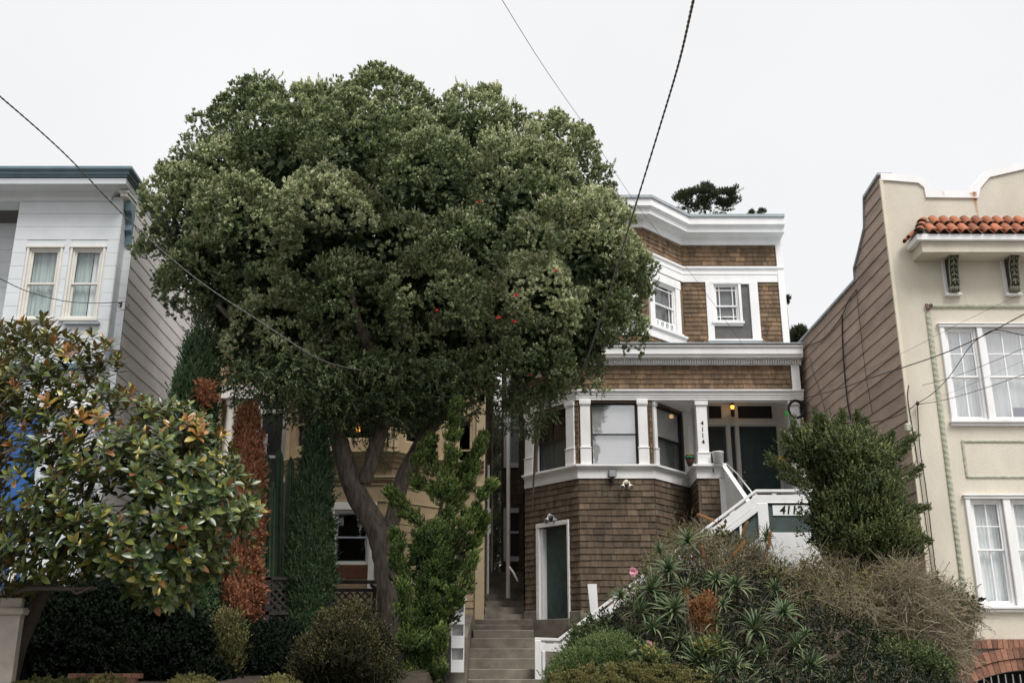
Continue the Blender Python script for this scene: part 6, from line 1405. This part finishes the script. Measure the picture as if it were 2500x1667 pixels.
# ---- magnolia at the left
MG = tree('magnolia_tree', (-6.3, 13.8, .9), 'magnolia tree with glossy leaves, brown undersides and a white bloom'); YM = 13.6
mpoly = ov([(-80,720),(0,712),(35,715),(75,735),(95,720),(125,722),(150,760),(200,762),(260,762),(266,800),(245,850),(300,880),(330,905),(380,915),(430,905),(470,940),(500,975),(520,1020),(560,1080),(600,1160),(575,1200),(545,1240),(540,1300),(480,1330),(450,1350),(430,1395),(370,1410),(330,1395),(285,1360),(230,1320),(170,1340),(60,1350),(0,1365),(-80,1370)], YM)
holes = [ov([(205,1050),(235,960),(260,940),(275,985),(255,1080),(215,1085)], YM), ov([(-20,985),(60,990),(110,1060),(70,1160),(-20,1180)], YM), ov([(225,1100),(330,1110),(320,1180),(240,1210),(200,1160)], YM), ov([(262,870),(305,905),(300,960),(270,900)], YM), ov([(300,940),(360,950),(350,1010),(310,1000)], YM)]
C, q = bulge(mpoly, YM, .95, 3200, inset=.06, dmax=.9); C[:,1] += RNG.uniform(0, 1.2, len(C)); xz = C[:,[0,2]]
mask = np.ones(len(C), bool)
for i, h in enumerate(holes): mask &= ~(inpoly(xz, h) & (RNG.random(len(C)) < (.93 if i < 2 else .85)))
C = C[mask]; keep = []
for i in range(len(C)):
    if len(keep) < 980 and (not keep or np.min(np.linalg.norm(C[keep]-C[i], axis=1)) > .118): keep.append(i)
C = C[keep]; F = Fol(); k = len(C); tipd = unit(np.stack([C[:,0]+5.3, (C[:,1]-YM)*1.2-1.0, (C[:,2]-3.2)*.8+.9], 1)+rnd(k)*.45)
leafV = []; leafF = []; leafC = []; cnt = 0
nlv = 10
for i in range(k):
    d = Vector(tipd[i]); s_ = d.orthogonal().normalized(); u_ = d.cross(s_); ph = random.uniform(0,6.28); topb = C[i][2] > 4.4
    rustr = random.random() < (.13 if topb else .015)
    for j in range(nlv):
        az = ph+j*2.4; sp_ = R(22+ j*7.5+random.uniform(-8,8)); dr = d*math.cos(sp_)+(s_*math.cos(az)+u_*math.sin(az))*math.sin(sp_); side = dr.cross(d).normalized(); nn = side.cross(dr).normalized()*-1
        if nn.dot(d) < 0: nn = -nn
        L_ = random.uniform(.13,.20)*(.78+.3*j/nlv); wd = L_*.225; p = Vector(C[i])-d*.02*j*.5; base = cnt; cup = .22
        rowz = ((0,.15),(.25,.8),(.55,1.0),(.8,.7),(1.0,.05))
        for t, ww in rowz:
            c_ = p+dr*L_*t-nn*L_*.16*t*t; leafV += [c_-side*wd*ww+nn*wd*cup*ww, c_-nn*.002, c_+side*wd*ww+nn*wd*cup*ww]; cnt += 3
        val = random.gauss(.5,.22) if not rustr else random.uniform(.86,1.0)
        if random.random() < .035: val = .87
        val = min(max(val, 0), .77) if not rustr and val < .86 else val
        leafC += [val]*15
        for a_ in range(4):
            o_ = base+3*a_
            f4_ = [(o_, o_+1, o_+4, o_+3), (o_+1, o_+2, o_+5, o_+4)]
            leafF += f4_
LV = np.array([tuple(v) for v in leafV]); LF = np.array(leafF)
# orient all leaf faces so that the glossy side faces along the shoot tip
nrm = np.cross(LV[LF[:,1]]-LV[LF[:,0]], LV[LF[:,3]]-LV[LF[:,0]]); tipper = np.repeat(tipd, nlv*8, axis=0); fl_ = (nrm*tipper).sum(1) < 0
LF[fl_] = LF[fl_][:,::-1]
npmesh('leaves', LV, LF, np.array(leafC), LM['magnolia'], MG, smooth=True)
tr = MB(); trunk_pts = [(-6.9,14.6,.6),(-6.8,14.5,1.6),(-6.5,14.4,2.4),(-6.1,14.3,3.4),(-5.8,14.3,4.6)]; tr.tube(spline(trunk_pts,6), lerp_list([.14,.12,.09,.06,.02],6), 10, jit=.08)
hubs = [np.array(p) for p in ((-6.75,14.45,1.9),(-6.5,14.4,2.5),(-6.2,14.35,3.2),(-5.95,14.3,4.0),(-5.8,14.3,4.5))]
nodes_ = list(hubs); dist_ = [0.0]*5; order = np.argsort(np.min(np.stack([np.linalg.norm(C-h, axis=1) for h in hubs]), 0)); A0, A1 = [], []
for i in order:                                     # every shoot joins the nearest wood grown so far
    N_ = np.array(nodes_); c_ = C[i]; cost = np.linalg.norm(N_-c_, axis=1)+.25*np.array(dist_); j = int(np.argmin(cost)); A0.append(N_[j]); A1.append(c_); nodes_.append(c_+np.array([0,.05,-.02])); dist_.append(dist_[j]+np.linalg.norm(N_[j]-c_))
A0, A1 = np.array(A0), np.array(A1); ln_ = np.linalg.norm(A1-A0, axis=1); tw = Twig(); tw.add(A0, (A0+A1)/2+np.array([0,.05,-.05])*ln_[:,None]+rnd(len(A0))*.06*ln_[:,None], A1, np.clip(.004+.008*ln_, .004, .014), 4); tw.build('branches', 'twigbark', MG)
# bare forked bough reaching right along the bottom of the crown
tr.tube(spline([P3(40,1360,13.9), P3(70,1350,13.5), P3(170,1352,13.4), P3(225,1350,13.4)], 5), lerp_list([.035,.035,.024,.018],5), 8); tr.tube(spline([P3(165,1352,13.4), P3(178,1362,13.35), P3(215,1345,13.3)],4), lerp_list([.022,.018,.008],4), 6)
tr.tube(spline([P3(0,1290,13.8), P3(120,1200,13.5), P3(210,1170,13.4), P3(290,1160,13.3)], 5), lerp_list([.035,.022,.014,.008],5), 8); tr.tube(spline([P3(-10,1170,13.8), P3(60,1130,13.5), P3(130,1120,13.4), P3(230,1060,13.3)], 5), lerp_list([.03,.02,.012,.006],5), 8)
tr.tube(spline([P3(100,1310,13.7), P3(200,1240,13.5), P3(330,1130,13.4), P3(400,1100,13.3)], 5), lerp_list([.025,.02,.012,.006],5), 8)
tr.build('trunk', 'darkbark', MG, smooth=True)
tw = Twig(); n_ = 420; p_ = ov([(120,960),(230,950),(245,1060),(200,1180),(120,1170),(90,1060)], 13.9); A_, q = bulge(p_, 14.0, .3, n_, mode='vol'); D_ = unit(rnd(n_)+np.array([.4,0,.3])); tw.add(A_, A_+D_*.12+rnd(n_)*.03, A_+D_*.25, .0035); tw.build('dead_twigs', 'darkbark', MG)
c_ = Vector(P3(47,901,12.9)); q = MB()
for i in range(9):
    az = i*2.4+1; el_ = R(60-4*i); d = Vector((math.cos(az)*math.cos(el_)*1.2, -.35, math.sin(el_)*.6+math.sin(az)*.35)).normalized(); s_ = d.cross(Vector((0,1,.2))).normalized(); L_ = .09; 
    rows = [(0,.2),(.35,.9),(.7,1.0),(1,.35)]; V = []
    for t, ww in rows:
        m0 = c_+d*L_*t+Vector((0,-.03*t*t,0)); V += [m0-s_*.035*ww+Vector((0,-.012*ww,0)), m0, m0+s_*.035*ww+Vector((0,-.012*ww,0))]
    q.add(V, [(3*a_+b_, 3*a_+b_+1, 3*a_+b_+4, 3*a_+b_+3) for a_ in range(3) for b_ in range(2)])
q.build('white_blossom', 'magfl', MG, smooth=True)
q = MB()
for (x, y) in ((315,1050),(332,985),(507,1000),(183,1248),(255,1225),(130,1155),(403,1235),(365,1360),(318,1035)):
    q = MB(); c_ = P3(x, y, 12.75); q.lathe(c_, [(.006,-.035),(.017,-.01),(.015,.02),(.003,.055)], 8, axis=(.2,-.2,1)); q.build('bud', 'bud', MG, smooth=True)

# ---- trees behind the houses
def fartree(pts, Y, depth, label, lm, n, R_, llen, trunk=True, base=.5, name='far_tree'):
    poly = ov(pts, Y); xm = sum(p[0] for p in poly)/len(poly); zb_ = min(p[1] for p in poly); t = tree(name, (xm, Y, gz(xm, Y)), label); F = Fol()
    C, q = bulge(poly, Y, depth, n, inset=R_*.9); lobes(F, C, R_*.7, 22, R_*1.1, llen, llen*.28, 12, .7, base, .1, .2, splay=.55)
    C, q = bulge(poly, Y, depth*.8, n*2, inset=R_*1.1, mode='vol'); F.sprigs(C, rnd(len(C)), 6, R_*.7, llen*1.3, llen*.5, .9, base-.2)
    F.build('crown', lm, t); MB().tube([(xm,Y,gz(xm,Y)),(xm+.1,Y,(zb_+3)/2),(xm,Y,zb_+.3)], [R_*.8,R_*.6,R_*.3] if R_ > .14 else [.03,.02,.008], 8).build('trunk', 'darkbark', t); return t
fartree([(1545,480),(1550,432),(1562,455),(1590,450),(1606,432),(1622,436),(1640,452),(1668,448),(1692,440),(1700,470),(1680,500),(1560,500)], 40, 1.2, 'dark wind-blown pine showing above the shingle house roof', LM['pine'], 75, .16, .10)
fartree([(1812,790),(1815,765),(1830,758),(1846,765),(1846,800),(1812,800)], 44, .8, 'small dark treetop in the gap right of the shingle house', LM['pine'], 40, .2, .12)
fartree([(1715,492),(1722,484),(1732,490),(1732,505),(1715,505)], 42, .3, 'tiny tree tip poking over the flat roof edge, left one', LM['pine'], 5, .10, .07)
fartree([(1738,490),(1750,484),(1756,492),(1755,505),(1738,505)], 42, .3, 'tiny tree tip poking over the flat roof edge, right one', LM['pine'], 5, .10, .07)
fartree([(1802,690),(1808,680),(1811,692),(1808,702),(1802,700)], 42, .3, 'sprig of foliage beside the upper right corner of the shingle house', LM['pine'], 6, .1, .07)
fartree([(1105,900),(1125,935),(1150,960),(1162,1010),(1168,1100),(1165,1250),(1160,1400),(1100,1400),(1098,1000)], 38, 1.4, 'silvery pale tree filling the end of the alley', LM['farleaf'], 150, .35, .11)

# ================================================================ OVERHEAD CABLES
def cable(pts, rad, label, mt='black', twist=False, name='overhead_cable'):
    p = spline([Vector(v) for v in pts], 14); q = MB()
    if twist:
        for ph in (0, math.pi):
            o = []
            for i in range(len(p)*3-2):
                k_ = i/3; a_ = p[int(k_)].lerp(p[min(int(k_)+1, len(p)-1)], k_-int(k_)); an = i*twist+ph; o.append(a_+Vector((math.cos(an)*rad*.62, math.sin(an)*rad*.5, math.sin(an)*rad*.3)))
            q.tube(o, rad, 5)
    else: q.tube(p, rad, 6)
    return tag(q.build(name, mt, smooth=True), label, 'cable')
cable([P3(-40,195,9), P3(0,222,9.6), P3(150,355,12), P3(300,510,13.4), P3(450,640,13.9), P3(600,740,14.1), P3(735,825,14.3), P3(830,850,15.2)], .0075, 'twisted power cable falling from the upper left into the tree', mt='cablegrey', twist=1.0)
cable([P3(1612,-80,5.5), P3(1593,0,6.6), P3(1558,150,9), P3(1510,310,11), P3(1445,520,12.6), P3(1390,700,13.5), P3(1340,845,14.8), P3(1308,895,18), P3(1284,918,22), P3(1262,924,23.6), P3(1240,905,24.1)], .0085, 'thick twisted cable dropping from the top to the bay window corner', mt='cablegrey', twist=1.0)
cable([P3(1130,-40,10), P3(1153,0,10.5), P3(1250,155,13), P3(1350,300,18), P3(1470,480,22), P3(1600,645,23.5), P3(1745,845,24.3)], .004, 'thin wire crossing the sky and the upper bay of the shingle house')
cable([P3(-20,632,17.2), P3(0,640,17.3), P3(60,668,17.6), P3(140,690,17.9), P3(210,696,18.2), P3(272,694,18.4)], .007, 'short twisted cable reaching the corner of the blue house', twist=.5)
c_ = Vector(P3(284,702,18.4)); q = MB(); q.tube([c_+Vector((.10*math.cos(t), 0, .085*math.sin(t))) for t in [i*.35 for i in range(19)]], .005, 5); q.tube([c_+Vector((-.1,0,.05)), c_+Vector((-.04,-.02,.06)), c_+Vector((-.05,-.02,-.04))], .02, 6); tag(q.build('cable_loop', 'black'), 'little cable loop and clamp on the blue house corner', 'cable')
cable([P3(225,858,17.3), P3(270,885,18.2), P3(310,905,18.9), P3(360,930,20), P3(400,945,21)], .008, 'dark cable passing the lower corner of the blue house')
# right-hand group
cable([P3(2420,690,14), P3(2352,722,14.5), P3(2250,775,15.3), P3(2150,818,16), P3(2000,868,17.8), P3(1930,892,19.5), P3(1845,915,23.0)], .009, 'heavy black cable crossing the cream facade and brown side wall')
cable([P3(2420,775,14), P3(2352,765+5,14.6), P3(2290,758,15.1), P3(2255,772,15.3), P3(2225,800,15.9), P3(2180,865,16.9), P3(2140,905,17.6), P3(2100,930,17.85)], .007, 'cable branching down to the corner of the cream house')
cable([P3(2420,782,14.5), P3(2352,800,15.2), P3(2300,822,15.8), P3(2200,862,16.8), P3(2118,885,17.9)], .0045, 'medium wire ending at the clip under the rope moulding')
cable([P3(2420,840,14.5), P3(2352,860,15.2), P3(2260,892,16.2), P3(2170,918,17.1), P3(2108,929,17.9)], .005, 'lower wire ending at the clamp on the cream corner')
cable([P3(2420,640,14), P3(2352,672,14.5), P3(2200,745,15.6), P3(2070,812,17), P3(1900,890,20.5), P3(1850,905,23.2)], .0026, 'hair-thin wire running above the heavy cable')
cable([P3(2420,800,14.5), P3(2352,828,15), P3(2200,895,16.8), P3(2106,930,17.9)], .002, 'hair-thin wire just above the lower wire')
cable([P3(2100,932,17.9), P3(2060,955,18.3), P3(2000,970,19.5), P3(1940,968,21), P3(1880,945,22.6), P3(1848,920,23.7)], .008, 'black cable sagging from the cream corner to the cable coil')
def flank(pts, rad, label):
    V = []
    for x, y in pts: Y, Z = atX(x*K, y*K, XW-.03); V.append((XW-.04, Y, Z))
    q = MB().tube(spline(V, 6), rad, 5); tag(q.build('wall_cable', 'black'), label, 'cable')
flank([(1935,722),(1937,800),(1945,900),(1955,965)], .016, 'thick black cable running down the brown side wall')
flank([(1968,665),(1978,760),(1990,860),(2005,950)], .006, 'thin cable down the brown side wall, nearer the street')
flank([(1850,795),(1880,785),(1905,765),(1935,725),(1950,690),(1968,665)], .010, 'black cable looping along the top of the brown side wall')
flank([(1860,820),(1870,860),(1885,900),(1900,960)], .006, 'thin cable at the far end of the brown side wall')
q = MB(); q.tube(spline([(7.27,17.97,zz(885*K,18)),(7.22,17.96,zz(920*K,18)),(7.25,17.96,5.3),(7.27,17.96,4.2),(7.28,17.96,2.0)],6), .009, 5); q.tube(spline([(7.38,17.96,zz(930*K,18)),(7.33,17.96,5.2),(7.35,17.96,4.3),(7.33,17.96,2.0)],6), .010, 5); tag(q.build('wall_cable', 'black'), 'pair of cables clipped down the cream house corner', 'cable')
q = MB().lathe((7.36,17.9,zz(930*K,18)), [(.02,-.03),(.035,0),(.02,.04)], 8); tag(q.build('cable_clamp', 'black'), 'small black clamp where the wires meet the cream house', 'clamp')
cx0, cz0 = at(2081*K, 985*K, 18.0); q = MB().cube(cx0-.05, cx0+.06, 17.86, 17.97, cz0-.07, cz0+.08); tag(q.build('meter_box', 'ropegreen', bevel=.02), 'small pale green box fixed low on the cream corner', 'box')
